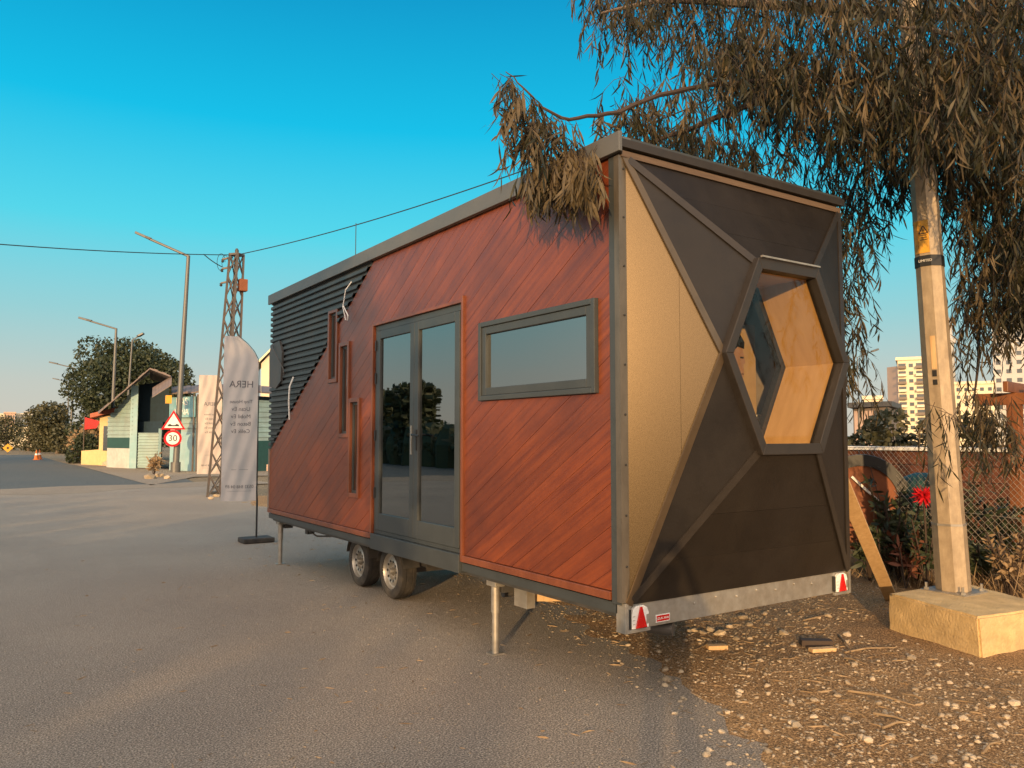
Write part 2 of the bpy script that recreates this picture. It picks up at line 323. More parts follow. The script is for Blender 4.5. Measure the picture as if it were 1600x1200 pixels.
def mesh_np(name, V, Fc, m, parent=None, kind=None, loc=(0, 0, 0)):
    me = bpy.data.meshes.new(name); org = np.array(worigin(parent) if parent is not None else loc)
    V = np.asarray(V, dtype=np.float64)-org; Fc = np.asarray(Fc, dtype=np.int32)
    me.vertices.add(len(V)); me.vertices.foreach_set('co', V.ravel())
    me.loops.add(Fc.size); me.loops.foreach_set('vertex_index', Fc.ravel())
    me.polygons.add(len(Fc)); me.polygons.foreach_set('loop_start', np.arange(len(Fc))*Fc.shape[1]); me.polygons.foreach_set('loop_total', np.full(len(Fc), Fc.shape[1], dtype=np.int32))
    me.update(calc_edges=True); me.validate(); me.materials.append(M[m])
    o = bpy.data.objects.new(name, me); COL.objects.link(o)
    if parent is not None: o.parent = parent
    else: o.location = loc
    if kind: o['kind'] = kind
    return o
def smooth01(t): t = max(0.0, min(1.0, t)); return t*t*(3-2*t)
def vnoise(x, y, seed=0):
    def h(i, j): return (math.sin(i*127.1+j*311.7+seed*74.7)*43758.5453) % 1.0
    i, j = math.floor(x), math.floor(y); fx, fy = smooth01(x-i), smooth01(y-j)
    return (h(i, j)*(1-fx)+h(i+1, j)*fx)*(1-fy)+(h(i, j+1)*(1-fx)+h(i+1, j+1)*fx)*fy
def fbm(x, y, seed=0): return vnoise(x, y, seed)*0.55+vnoise(x*2.1, y*2.1, seed+3)*0.28+vnoise(x*4.7, y*4.7, seed+5)*0.17

#@@GROUND
# ------------------------------------------------------------------ ground
def sheet(name, pts, z, m):
    return MB().poly([(x, y, z) for x, y in pts]).build(name, m, kind='structure', fix=False)
sheet('ground', [(-2500, -2500), (2500, -2500), (2500, 2500), (-2500, 2500)], -0.03, 'ground')
EDGE = [(-14, 1.2), (-4, 2.3), (0, 2.9), (2.95, 3.59), (3.8, 4.2), (4.9, 4.45), (6.6, 4.95), (10, 5.9), (14, 6.6), (19, 6.2), (25, 5.9), (30, 6.6)]
def edge_x(y):
    for (a, xa), (b, xb) in zip(EDGE, EDGE[1:]):
        if y <= b: return xa+(xb-xa)*(y-a)/(b-a)
    return EDGE[-1][1]
sheet('road', [(-9, -14)] + [(x+0.6, y) for y, x in EDGE] + [(-9, 30)], 0.0, 'asphalt')
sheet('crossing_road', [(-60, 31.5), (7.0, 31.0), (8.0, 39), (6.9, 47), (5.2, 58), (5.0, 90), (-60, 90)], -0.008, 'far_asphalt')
mb = MB(); ny = 60                                   # dusty strip between the lot and the road beyond
for i in range(ny):
    x0, x1 = -12+i*0.36, -12+(i+1)*0.36
    def yb(x): return 27.6+0.12*x+fbm(x*0.4, 1.0)*2.2, 31.4+0.05*x+fbm(x*0.5, 7.0)*1.6
    a, b = yb(x0), yb(x1)
    mb.poly([(x0, a[0], 0.004), (x1, b[0], 0.004), (x1, b[1], 0.004), (x0, a[1], 0.004)])
mb.build('dust_strip', 'dust', kind='structure', fix=False)
sheet('forecourt', [(5.5, 31.6), (8.2, 37), (12, 36), (15, 38.5), (12.6, 41.0), (9, 46), (7.2, 53), (5.4, 58)], 0.004, 'dust')

def verge_z(x, y):
    t = (x-edge_x(y))/0.55 + (fbm(x*1.7, y*1.7, 2)-0.5)*1.6
    return -0.014+0.034*smooth01(t)+0.05*(fbm(x*2.2, y*2.2, 9)-0.45)*smooth01(t*0.5)+0.02*(fbm(x*9, y*9, 4)-0.5)*smooth01(t)
vs, fs = [], []
ys = [-12+i*0.12 for i in range(300)]; nx = 110
for y in ys:
    for j in range(nx): x = edge_x(y)-0.45+(11.5*(j/(nx-1))**1.25); vs.append((x, y, verge_z(x, y)))
for i in range(len(ys)-1):
    for j in range(nx-1): a = i*nx+j; fs.append((a, a+1, a+nx+1, a+nx))
dv = mesh_np('dirt_verge', vs, fs, 'dirt', kind='structure'); dv.data.polygons.foreach_set('use_smooth', [True]*len(dv.data.polygons))

#@@HOUSE
# ------------------------------------------------------------------ tiny house on its trailer
X0, X1, Y0, Y1, ZB, ZT = 3.54, 5.97, 3.98, 11.39, 0.73, 3.70
H = thing('tiny_house', 'tiny house trailer clad in diagonal reddish brown boards and faceted dark rear with hexagonal window', 'tiny house', (4.75, 7.6, 0))
OPEN = [(6.0, 7.85, 0.60, 2.97), (4.17, 5.69, 2.09, 2.75), (8.2, 8.5, 1.12, 2.22), (8.51, 8.81, 1.78, 2.88), (8.87, 9.17, 2.43, 3.31)]
SL = math.tan(R(30.9))
def diag(y): return 3.70-(y-7.90)*SL
def clip(poly, fn):                       # keep fn(p) >= 0
    out = []
    for i, p in enumerate(poly):
        q = poly[(i+1) % len(poly)]; a, b = fn(p), fn(q)
        if a >= 0: out.append(p)
        if (a >= 0) != (b >= 0): t = a/(a-b); out.append((p[0]+(q[0]-p[0])*t, p[1]+(q[1]-p[1])*t))
    return out
cells = []; yb = sorted({4.04, Y1} | {v for o in OPEN for v in o[:2]})
for a, b in zip(yb, yb[1:]):
    if b-a < 1e-4: continue
    m_ = (a+b)/2; z = ZB+0.05
    for o in sorted([o for o in OPEN if o[0] < m_ < o[1]], key=lambda o: o[2]):
        if o[2] > z: cells.append((a, b, z, o[2]))
        z = o[3]
    if z < ZT: cells.append((a, b, z, ZT))
side = MB().box((X0+0.024, 4.0, ZB-0.02), (X0+0.05, Y1-0.02, ZB+0.05))
for a, b, z0, z1 in cells: side.box((X0+0.02, a, z0), (X0+0.05, b, z1))
side = side.build('side_wall', 'black', H)
PW = 0.122; cs, sn = math.cos(R(30.9)), math.sin(R(30.9))
# along-plank direction in (y,z): (-cs, sn); perpendicular: (sn, cs)
pmin = 4.0*sn+ZB*cs-0.3; k = 0
while True:
    p0 = pmin+k*PW; k += 1
    if p0 > 11.5*sn+3.8*cs: break
    dx = rnd.uniform(0, 0.002); pcs = []
    for a, b, z0, z1 in cells:
        pl = [(a, z0), (b, z0), (b, z1), (a, z1)]
        for fn in (lambda p: p[0]*sn+p[1]*cs-p0-0.0012, lambda p: p0+PW-0.0012-(p[0]*sn+p[1]*cs), lambda p: diag(p[0])-0.02-p[1]):
            pl = clip(pl, fn)
            if len(pl) < 3: break
        if len(pl) >= 3: pcs.append((a, b, pl))
    comps = []
    for a, b, pl in sorted(pcs, key=lambda q: q[0]):
        for c in comps:
            if any(abs(q[1]-a) < 1e-6 and (lambda e, f: e and f and min(max(e), max(f))-max(min(e), min(f)) > 1e-3)([z for y, z in q[2] if abs(y-a) < 1e-6], [z for y, z in pl if abs(y-a) < 1e-6]) for q in c):
                c.append((a, b, pl)); break
        else: comps.append([(a, b, pl)])
    for c in comps:
        mb = MB()
        for a, b, pl in c: mb.prism([(X0+dx, y, z) for y, z in pl], (0.018, 0, 0))
        mb.build('plank', 'plank', side)
# dark corrugated sheet in the upper front corner
PER = 0.078; prof = [(0.0, 0.0), (0.30, 0.0), (0.42, -0.032), (0.86, -0.032), (1.0, 0.0)]
mb = MB(); z = 1.55; pts = []
while z < 3.70:
    for t, x in prof[:-1]: pts.append((z+t*PER, x))
    z += PER
for (za, xa), (zb_, xb) in zip(pts, pts[1:]):
    if zb_ > 3.72: break
    def ydi(z): return max(7.9, 7.90+(3.70-z)/SL)
    segs = [(ydi, lambda z: Y1+0.01)]
    if 2.43 < (za+zb_)/2 < 3.31:
        segs = [(lambda z: max(9.17, ydi(z)), lambda z: Y1+0.01)]
        if ydi(za) < 8.87: segs.append((ydi, lambda z: 8.87))
    for f0, f1 in segs:
        if f0(za) >= f1(za): continue
        mb.poly([(X0+0.012+xa, f0(za), za), (X0+0.012+xb, f0(zb_), zb_), (X0+0.012+xb, f1(zb_), zb_), (X0+0.012+xa, f1(za), za)])
corr = mb.build('corrugated_cladding', 'corr', H, fix=False)
sol = corr.modifiers.new('thick', 'SOLIDIFY'); sol.thickness = 0.006; sol.offset = 0
# front end, far side, floor, roof (a real room inside)
MB().box((X0+0.05, Y1-0.06, ZB), (X1-0.05, Y1, ZT)).build('front_wall', 'corr', H)
MB().box((X1-0.05, Y0+0.02, ZB), (X1, Y1, ZT)).build('far_wall', 'darkpanel', H)
MB().box((X0+0.05, Y0+0.06, ZB), (X1-0.05, Y1-0.06, ZB+0.06)).build('floor_deck', 'inner', H)
MB().box((X0+0.06, Y0+0.12, ZB+0.062), (X0+0.065, 6.0, 2.09)).build('inner_lining', 'inner', H)
MB().box((X1-0.06, Y0+0.12, ZB+0.062), (X1-0.055, Y1-0.07, ZT-0.01)).build('inner_lining', 'inner', H)
MB().box((X0-0.02, Y0-0.02, ZT), (X1+0.02, Y1+0.02, ZT+0.04)).build('ceiling_deck', 'inner', H)
fa = MB().box((X0-0.055, Y0-0.10, ZT-0.01), (X0-0.025, Y1+0.05, ZT+0.125)); fa.box((X0-0.0251, Y0-0.05, ZT+0.041), (X0+0.1, Y1+0.03, ZT+0.118)); fa.build('roof_fascia', 'fascia', H, bevel=0.004)
rf = MB().box((X0-0.02, Y0-0.085, ZT+0.03), (X1+0.05, Y0-0.055, ZT+0.085)).build('roof_fascia', 'darktrim', H)
MB().box((X0+0.0, Y0-0.066, ZT-0.03), (X1+0.02, Y0-0.01, ZT+0.012)).build('roof_batten', 'oldwood', H)
rm = MB(); y = Y0-0.12                                # ribbed roof sheet
while y < Y1+0.02:
    rm.box((X0+0.101, y+0.07, ZT+0.085), (X1+0.06, y+0.12, ZT+0.118)); y += 0.16
rm.box((X0+0.101, Y0-0.05, ZT+0.045), (X1+0.06, Y1+0.04, ZT+0.088)); rm.build('roof_sheet', 'corr', H)
# corner posts and trims
MB().box((X0-0.012, Y0-0.03, ZB-0.03), (X0+0.06, Y0+0.06, ZT-0.012)).build('corner_post', 'greytrim', H, bevel=0.004)
ca = MB().box((X0-0.02, Y0-0.045, ZB-0.01), (X0-0.0125, Y0-0.004, ZT-0.02)); ca.box((X0-0.02, Y0-0.053, ZB-0.01), (X0+0.045, Y0-0.0455, ZT-0.02))
ca = ca.build('corner_angle', 'corner', H)
for i in range(9):
    zz = 0.95+i*0.33; MB().lathe((X0+0.02, Y0-0.0535, zz), (0, -1, 0), [(0, 0.008), (0.004, 0.008), (0.006, 0.003)], 8).build('screw', 'black', ca)
MB().box((X1-0.05, Y0-0.05, ZB-0.03), (X1+0.03, Y0+0.019, ZT-0.012)).build('corner_post', 'darktrim', H, bevel=0.004)
MB().box((X0-0.022, 4.045, ZB-0.01), (X0+0.02, 5.965, ZB+0.045)).build('bottom_trim', 'trimwood', H, bevel=0.004)
MB().box((X0-0.022, 7.885, ZB-0.01), (X0+0.02, Y1, ZB+0.045)).build('bottom_trim', 'trimwood', H, bevel=0.004)
MB().box((X0-0.02, Y1, ZB), (X0+0.04, Y1+0.012, 1.62)).build('edge_strip', 'galv', H)
# double door
MB().box((X0-0.02, 5.965, ZB-0.01), (X0+0.02, 5.999, 3.03)).build('door_trim', 'trimwood', H, bevel=0.003)
MB().box((X0-0.02, 7.851, ZB-0.01), (X0+0.02, 7.885, 3.0)).build('door_trim', 'trimwood', H, bevel=0.003)
MB().box((X0-0.018, 5.9995, 2.971), (X0+0.02, 7.8505, 3.0)).build('door_trim', 'trimwood', H, bevel=0.003)
df = MB(); x0, x1 = X0+0.012, X0+0.09
df.box((x0, 6.001, 0.78), (x1, 6.05, 2.969)); df.box((x0, 7.80, 0.78), (x1, 7.849, 2.969)); df.box((x0, 6.0505, 2.91), (x1, 7.7995, 2.969)); df.box((x0, 6.0505, 0.78), (x1, 7.7995, 0.82))
df.build('door_frame', 'greytrim', H, bevel=0.004)
MB().box((X0-0.03, 6.002, 0.62), (X0+0.07, 7.848, 0.778)).build('door_sill', 'greytrim', H, bevel=0.004)
for n_, (ya, yb_) in enumerate(((6.053, 6.922), (6.926, 7.797))):
    lf = MB(); a, b = X0+0.0, X0+0.06; w = 0.085
    lf.box((a, ya, 0.823), (b, ya+w, 2.907)); lf.box((a, yb_-w, 0.823), (b, yb_, 2.907)); lf.box((a, ya+w+.0003, 2.907-w), (b, yb_-w-.0003, 2.907)); lf.box((a, ya+w+.0003, 0.823), (b, yb_-w-.0003, 0.823+0.17))
    lf = lf.build('door_leaf', 'greytrim', H, bevel=0.004)
    MB().box((X0+0.022, ya+w-0.01, 0.983), (X0+0.034, yb_-w+0.01, 2.907-w+0.01)).build('pane', 'glass', lf)
    if n_ == 0:
        MB().box((X0-0.012, ya+0.795, 1.66), (X0-0.0005, ya+0.825, 1.86)).build('handle_plate', 'black', lf)
        MB().tube([(X0-0.01, ya+0.81, 1.81), (X0-0.055, ya+0.81, 1.81), (X0-0.058, ya+0.79, 1.808), (X0-0.055, ya+0.66, 1.80)], 0.010, 8).build('handle', 'black', lf, smooth=True)
    else:
        MB().box((X0-0.008, ya+0.03, 1.62), (X0-0.0005, ya+0.055, 1.9)).build('lock_plate', 'galv', lf)
        for zz in (1.15, 1.75, 2.35, 2.7): MB().box((X0-0.012, yb_-0.012, zz), (X0-0.0005, yb_+0.012, zz+0.11)).build('hinge', 'black', lf)
# wide window
wn = MB(); a, b = X0-0.035, X0+0.06; ya, yb_, za, zb_ = 4.172, 5.688, 2.092, 2.748
wn.box((a, ya, za), (b, ya+0.04, zb_)); wn.box((a, yb_-0.04, za), (b, yb_, zb_)); wn.box((a, ya+.0403, za), (b, yb_-.0403, za+0.04)); wn.box((a, ya+.0403, zb_-0.04), (b, yb_-.0403, zb_))
wn = wn.build('window', 'greytrim', H, bevel=0.004)
sa = MB(); a, b = X0-0.022, X0+0.04; g = 0.042; w = 0.062
sa.box((a, ya+g, za+g), (b, ya+g+w, zb_-g)); sa.box((a, yb_-g-w, za+g), (b, yb_-g, zb_-g)); sa.box((a, ya+g+w+.0003, za+g), (b, yb_-g-w-.0003, za+g+w)); sa.box((a, ya+g+w+.0003, zb_-g-w), (b, yb_-g-w-.0003, zb_-g))
sa.build('sash', 'greytrim', wn, bevel=0.004)
MB().box((X0+0.005, ya+g+w-.008, za+g+w-.008), (X0+0.017, yb_-g-w+.008, zb_-g-w+.008)).build('pane', 'glass', wn)
# three narrow stepped windows with deep reveals
for (ya, yb_, za, zb_) in OPEN[2:]:
    fr = MB(); a, b = X0-0.022, X0+0.15; w = 0.045; e = 0.0003
    fr.box((a, ya+e, za+e), (b, ya+w, zb_-e)); fr.box((a, yb_-w, za+e), (b, yb_-e, zb_-e)); fr.box((a, ya+w+e, za+e), (b, yb_-w-e, za+w)); fr.box((a, ya+w+e, zb_-w), (b, yb_-w-e, zb_-e))
    fr = fr.build('narrow_window', 'trimwood', H, bevel=0.003)
    in_ = MB(); a, b = X0+0.012, X0+0.05; y2, y3, z2, z3 = ya+w+e, yb_-w-e, za+w+e, zb_-w-e; w2 = 0.028
    in_.box((a, y2, z2), (b, y2+w2, z3)); in_.box((a, y3-w2, z2), (b, y3, z3)); in_.box((a, y2+w2+e, z2), (b, y3-w2-e, z2+w2)); in_.box((a, y2+w2+e, z3-w2), (b, y3-w2-e, z3)); in_.build('sash', 'greytrim', fr)
    MB().box((X0+0.022, y2+w2-.005, z2+w2-.005), (X0+0.029, y3-w2+.005, z3-w2+.005)).build('pane', 'glass', fr)
# small fittings on the side
MB().prism([(X0-0.045, y, z) for y, z in ((11.36, 2.98), (11.28, 3.10), (10.93, 3.12), (10.80, 2.95), (10.84, 2.55), (11.05, 2.46), (11.34, 2.50))], (0.03, 0, 0)).build('cover_panel', 'chassis', H)
def wirepart(pts, r=0.006, m='whitecable', name='loose_cable'): return MB().tube(pts, r, 6).build(name, m, H, smooth=True)
wirepart([(X0-0.02, 8.45, 3.55), (X0-0.07, 8.50, 3.46), (X0-0.06, 8.60, 3.28), (X0-0.045, 8.55, 3.12)], 0.007)
wirepart([(X0-0.06, 8.60, 3.30), (X0-0.05, 8.47, 3.16), (X0-0.045, 8.50, 3.11)], 0.007)
wirepart([(X0-0.035, 10.33, 2.58), (X0-0.075, 10.36, 2.45), (X0-0.07, 10.40, 2.25), (X0-0.03, 10.48, 2.02)], 0.011)
wirepart([(X0-0.06, 11.2, 3.08), (X0-0.09, 11.0, 2.98), (X0-0.05, 10.72, 2.72), (X0-0.04, 10.7, 2.62)], 0.008, 'chassis')
MB().box((X0-0.004, 7.92, 2.0), (X0+0.006, 8.17, 2.16)).build('patch_board', 'plank', H)
MB().tube([(X0+0.15, 8.75, ZT+0.12), (X0+0.15, 8.75, ZT+0.62)], 0.005, 6).build('antenna', 'chassis', H)
# faceted rear
YH = 3.56; XC = 4.755; ZM = 2.345; HW, HT, HZ = 0.665, 0.325, 0.655
AT, AB = Vector((X0+0.035, Y0-0.045, ZT-0.02)), Vector((X0+0.035, Y0-0.045, ZB-0.03))
BT, BB = Vector((X1+0.015, Y0-0.045, ZT-0.02)), Vector((X1+0.015, Y0-0.045, ZB-0.03))
hexv = [Vector((XC-HW, YH, ZM)), Vector((XC-HT, YH, ZM+HZ)), Vector((XC+HT, YH, ZM+HZ)), Vector((XC+HW, YH, ZM)), Vector((XC+HT, YH, ZM-HZ)), Vector((XC-HT, YH, ZM-HZ))]
L_, TL, TR, R_, BR, BL = hexv
rw = MB().poly([AB, L_, AT]).poly([AT, L_, TL]).poly([AT, TL, TR, BT]).poly([BT, TR, R_]).poly([BT, R_, BB]).poly([BB, R_, BR]).poly([BB, BR, BL, AB]).poly([AB, BL, L_])
rwo = rw.build('rear_wall', 'black', H, fix=False)
for v in rwo.data.vertices: v.co.y += 0.025
def board(pts, m, name='panel', th=0.014, lift=0.0):
    pts = [Vector(p) for p in pts]; n = (pts[1]-pts[0]).cross(pts[-1]-pts[0]).normalized()
    if n.y > 0: n = -n
    c = sum(pts, Vector())/len(pts); q = [p+(c-p).normalized()*0.004+n*lift for p in pts]
    return MB().prism(q, -n*th).build(name, m, rwo)
def lerp(a, b, t): return a+(b-a)*t
def spl(a0, a1, b0, b1, cuts, m):           # boards between the a edge and the b edge
    ts = [0]+cuts+[1]
    for t, u in zip(ts, ts[1:]): board([lerp(a0, a1, t), lerp(b0, b1, t), lerp(b0, b1, u), lerp(a0, a1, u)], m)
sx = 0.565                                  # vertical seam in the bright left sheet
sa_, sb_ = lerp(AT, L_, sx), lerp(AB, L_, sx)
board([AT, sa_, sb_, AB], 'bronze', 'metal_sheet'); board([sa_, L_, sb_], 'bronze', 'metal_sheet')
board([AT, L_, TL], 'darkpanel'); board([AB, BL, L_], 'darkpanel'); board([BT, TR, R_], 'darkpanel'); board([BB, R_, BR], 'darkpanel'); board([BT, R_, BB], 'darkpanel')
spl(AT, TL, BT, TR, [0.36, 0.70], 'darkpanel'); spl(BL, AB, BR, BB, [0.42, 0.72], 'darkpanel')
def strip(p, q, m, w=0.05, off=0.004):
    d = (q-p).normalized(); s_ = d.cross(Vector((0, -1, 0))).normalized(); o = Vector((0, -0.008-off, 0))
    return MB().prism([p+o-s_*w/2, q+o-s_*w/2, q+o+s_*w/2, p+o+s_*w/2], (0, 0.012, 0)).build('edge_flashing', m, rwo)
strip(AT, L_, 'bronzetrim', 0.055, 0.006); strip(AB, L_, 'bronzetrim', 0.055, 0.006)
strip(lerp(AT, TL, 0.03), TL, 'darktrim', 0.055); strip(lerp(AB, BL, 0.03), BL, 'darktrim', 0.055)
strip(lerp(BT, TR, 0.03), TR, 'darktrim'); strip(lerp(BB, BR, 0.03), BR, 'darktrim'); strip(BT, R_, 'darktrim', 0.05, 0.006); strip(BB, R_, 'darktrim', 0.05, 0.006)
# hexagonal rear window
hc = Vector((XC, YH, ZM))
def hx(s, y): return [Vector((XC+(v.x-XC)*s, y, ZM+(v.z-ZM)*s)) for v in hexv]
hw = thing('window', None, None); hw.location = (0, 0, 0); hw.parent = H; hw.location = Vector((XC, YH, ZM))-Vector(H.location); hw.name = 'hexagon_window'
o1, i1 = hx(1.03, YH-0.05), hx(0.915, YH-0.05)
for i in range(6):
    j = (i+1) % 6; MB().prism([o1[i], o1[j], i1[j], i1[i]], (0, 0.09, 0)).build('frame', 'darktrim', hw, bevel=0.004)
MB().bar(lerp(o1[1], o1[2], 0.02)+Vector((0, -0.012, 0.008)), lerp(o1[1], o1[2], 0.98)+Vector((0, -0.012, 0.008)), 0.02, 0.012).build('drip_strip', 'galv', hw)
gi = hx(0.925, YH+0.005); MB().prism(gi, (0, 0.01, 0)).build('pane', 'clear', hw)
a_, b_ = hx(0.93, YH+0.042), hx(0.93, Y0+0.05); ao, bo = hx(0.945, YH+0.042), hx(0.945, Y0+0.05)
for i in range(6):
    j = (i+1) % 6
    n = len(MB().v); m2 = MB(); m2.v = [a_[i], a_[j], b_[j], b_[i], ao[i], ao[j], bo[j], bo[i]]; m2.f = [(0, 1, 2, 3), (7, 6, 5, 4), (0, 4, 5, 1), (3, 2, 6, 7), (0, 3, 7, 4), (1, 5, 6, 2)]
    m2.build('plywood_lining', 'ply', hw)
o2, i2 = hx(1.05, Y0+0.055), hx(0.86, Y0+0.055)
for i in range(6):
    j = (i+1) % 6; MB().prism([o2[i], o2[j], i2[j], i2[i]], (0, 0.05, 0)).build('inner_border', 'darktrim', hw)
# inner face of the rear wall so that the room is closed
o3 = hx(1.04, Y0+0.106); cor = [Vector((X0+0.055, Y0+0.106, ZM)), Vector((X0+0.055, Y0+0.106, ZT-0.01)), Vector((X1-0.055, Y0+0.106, ZT-0.01)), Vector((X1-0.055, Y0+0.106, ZM)), Vector((X1-0.055, Y0+0.106, ZB+.06)), Vector((X0+0.055, Y0+0.106, ZB+.06))]
m2 = MB()
for i in range(6): j = (i+1) % 6; m2.poly([o3[i], o3[j], cor[j], cor[i]])
m2.build('rear_lining', 'inner', H, fix=False)
# underframe
for x in (X0+0.06, X1-0.12):
    c = MB().box((x, Y0+0.0, 0.60), (x+0.06, Y1, ZB-0.022)); c.build('chassis_rail', 'chassis', H)
MB().box((X0+0.0, Y0+0.02, ZB-0.09), (X0+0.03, 5.998, ZB-0.022)).build('skirt_rail', 'greytrim', H)
MB().box((X0+0.0, 7.852, ZB-0.09), (X0+0.03, Y1, ZB-0.022)).build('skirt_rail', 'greytrim', H)
for y in (4.6, 5.5, 6.6, 7.6, 9.7, 10.6, 11.3): MB().box((X0+0.125, y, 0.62), (X1-0.125, y+0.06, ZB-0.023)).build('cross_member', 'chassis', H)
for y in (8.16, 9.02):
    MB().bar((4.0, y, 0.30), (5.55, y, 0.30), 0.07, 0.07).build('axle', 'chassis', H)
MB().box((4.13, 7.75, 0.38), (4.19, 9.4, 0.56)).build('suspension_beam', 'chassis', H); MB().box((5.35, 7.75, 0.38), (5.41, 9.4, 0.56)).build('suspension_beam', 'chassis', H)
def wheel(x, y, s):
    t = [(-0.095, 0.195), (-0.10, 0.225), (-0.098, 0.265), (-0.085, 0.29), (-0.06, 0.30), (-0.042, 0.301), (-0.04, 0.294), (-0.03, 0.294), (-0.028, 0.302), (0.028, 0.302), (0.03, 0.294), (0.04, 0.294), (0.042, 0.301), (0.06, 0.30), (0.085, 0.29), (0.098, 0.265), (0.10, 0.225), (0.095, 0.195)]
    w = thing('wheel', None, None); w.parent = H; w.location = Vector((x, y, 0.302))-Vector(H.location)
    MB().lathe((x, y, 0.302), (s, 0, 0), t, 40, closed=True).build('tyre', 'rubber', w, smooth=True)
    rp_ = [(0.088, 0.212), (0.096, 0.205), (0.09, 0.198), (0.055, 0.185), (0.045, 0.168), (0.06, 0.150), (0.072, 0.125), (0.066, 0.095), (0.035, 0.085), (0.03, 0.060), (0.034, 0.055), (-0.02, 0.19), (-0.085, 0.21)]
    r_ = MB().lathe((x, y, 0.302), (s, 0, 0), [(-0.09, 0.205), (0.088, 0.212), (0.097, 0.206), (0.09, 0.196), (0.05, 0.182), (0.046, 0.165), (0.062, 0.148), (0.074, 0.122), (0.066, 0.098), (0.036, 0.088), (0.032, 0.06), (0.034, 0.052)], 36).build('rim', 'rim', w, smooth=True)
    MB().lathe((x, y, 0.302), (s, 0, 0), [(0.03, 0.036), (0.085, 0.034), (0.098, 0.026), (0.10, 0.010)], 18).build('hub', 'galv', w, smooth=True)
    for i in range(5):
        a = 2*math.pi*i/5+0.4; MB().lathe((x, y+math.cos(a)*0.062, 0.302+math.sin(a)*0.062), (s, 0, 0), [(0.03, 0.011), (0.05, 0.011), (0.054, 0.006)], 6).build('wheel_nut', 'galv', w)
    for i in range(10):
        a = 2*math.pi*i/10; MB().lathe((x, y+math.cos(a)*0.112, 0.302+math.sin(a)*0.112), (s, 0, 0), [(0.066, 0.015), (0.0755, 0.014)], 8).build('rim_slot', 'black', w)
for y in (8.16, 9.05): wheel(3.99, y, -1); wheel(5.52, y, 1)
for x in (3.89, 5.42):                         # mudguards
    for y in (8.16, 9.05):
        m2 = MB(); n = 12
        arc = [(y+math.cos(a)*0.345, 0.302+math.sin(a)*0.345) for a in [R(12)+R(156)*i/n for i in range(n+1)]]
        for (ya, za), (yb_, zb_) in zip(arc, arc[1:]): m2.prism([(x, ya, min(za, .60)), (x, yb_, min(zb_, .60)), (x+0.2, yb_, min(zb_, .60)), (x+0.2, ya, min(za, .60))], (0, 0, 0.012))
        m2.build('mudguard', 'chassis', H)
def jack(x, y, dy):
    j = thing('support_leg', None, None); j.parent = H; j.location = Vector((x, y, 0))-Vector(H.location)
    MB().tube([(x, y, 0.012), (x, y, 0.56)], 0.030, 14).build('inner_tube', 'galv', j, smooth=True)
    MB().tube([(x, y, 0.34), (x, y, 0.60)], 0.037, 14).build('outer_tube', 'galv', j, smooth=True)
    MB().box((x-0.05, y-0.07, 0.555), (x+0.05, y+0.07, 0.635)).build('clamp', 'galv', j, bevel=0.008)
    MB().tube([(x, y+0.02*dy, 0.60), (x-0.02, y+0.13*dy, 0.605)], 0.014, 8).build('crank_stub', 'galv', j)
    MB().box((x+0.04, y-0.05, 0.50), (x+0.16, y+0.05, 0.605)).build('bracket', 'chassis', j)
    MB().box((x-0.06, y-0.05, 0.0), (x+0.06, y+0.05, 0.012)).build('foot_plate', 'galv', j)
jack(3.655, 5.64, 1); jack(3.66, 11.22, 1); jack(5.86, 5.64, 1); jack(5.86, 11.22, 1)
MB().box((3.72, 5.28, 0.42), (3.80, 5.46, 0.62)).build('bracket_plate', 'galv', H)
MB().bar((3.80, 5.44, 0.505), (4.75, 4.75, 0.52), 0.05, 0.11).build('timber_brace', 'timber', H)
MB().box((3.98, 4.52, 0.50), (4.12, 4.62, 0.60)).build('timber_block', 'timber', H)
MB().tube([(3.9, 5.9, 0.42), (5.6, 5.9, 0.42)], 0.03, 8).build('pipe', 'chassis', H)
MB().box((3.9, 10.8, 0.44), (4.0, 10.9, 0.62)).build('hanging_bracket', 'chassis', H)
MB().tube([(3.75, 10.7, 0.6), (3.85, 10.3, 0.47), (4.0, 9.9, 0.5), (4.0, 9.6, 0.6)], 0.012, 6).build('hanging_cable', 'chassis', H)
# rear bumper with lamps
bp_ = MB().box((X0+0.03, Y0-0.035, 0.535), (X1+0.01, Y0-0.015, 0.70)); bp_.box((X0+0.03, Y0-0.0149, 0.535), (X1+0.01, Y0+0.06, 0.55)); bump_ = bp_.build('bumper', 'galv', H, bevel=0.003)
br = MB().box((X0+0.0, Y0-0.06, 0.52), (X0+0.0299, Y0+0.03, 0.715)); br.box((X0+0.03, Y0-0.06, 0.52), (X0+0.22, Y0-0.036, 0.542)); br.build('lamp_bracket', 'galv', bump_, bevel=0.002)
br = MB().box((X1+0.0105, Y0-0.06, 0.52), (X1+0.035, Y0+0.03, 0.715)); br.box((X1-0.18, Y0-0.06, 0.52), (X1+0.01, Y0-0.036, 0.542)); br.build('lamp_bracket', 'galv', bump_, bevel=0.002)
for i in range(7): MB().lathe((4.2+i*0.22, Y0-0.035, 0.64+0.02*(i % 2)), (0, -1, 0), [(0, 0.009), (0.006, 0.009), (0.009, 0.005)], 8).build('bolt', 'galv', bump_)
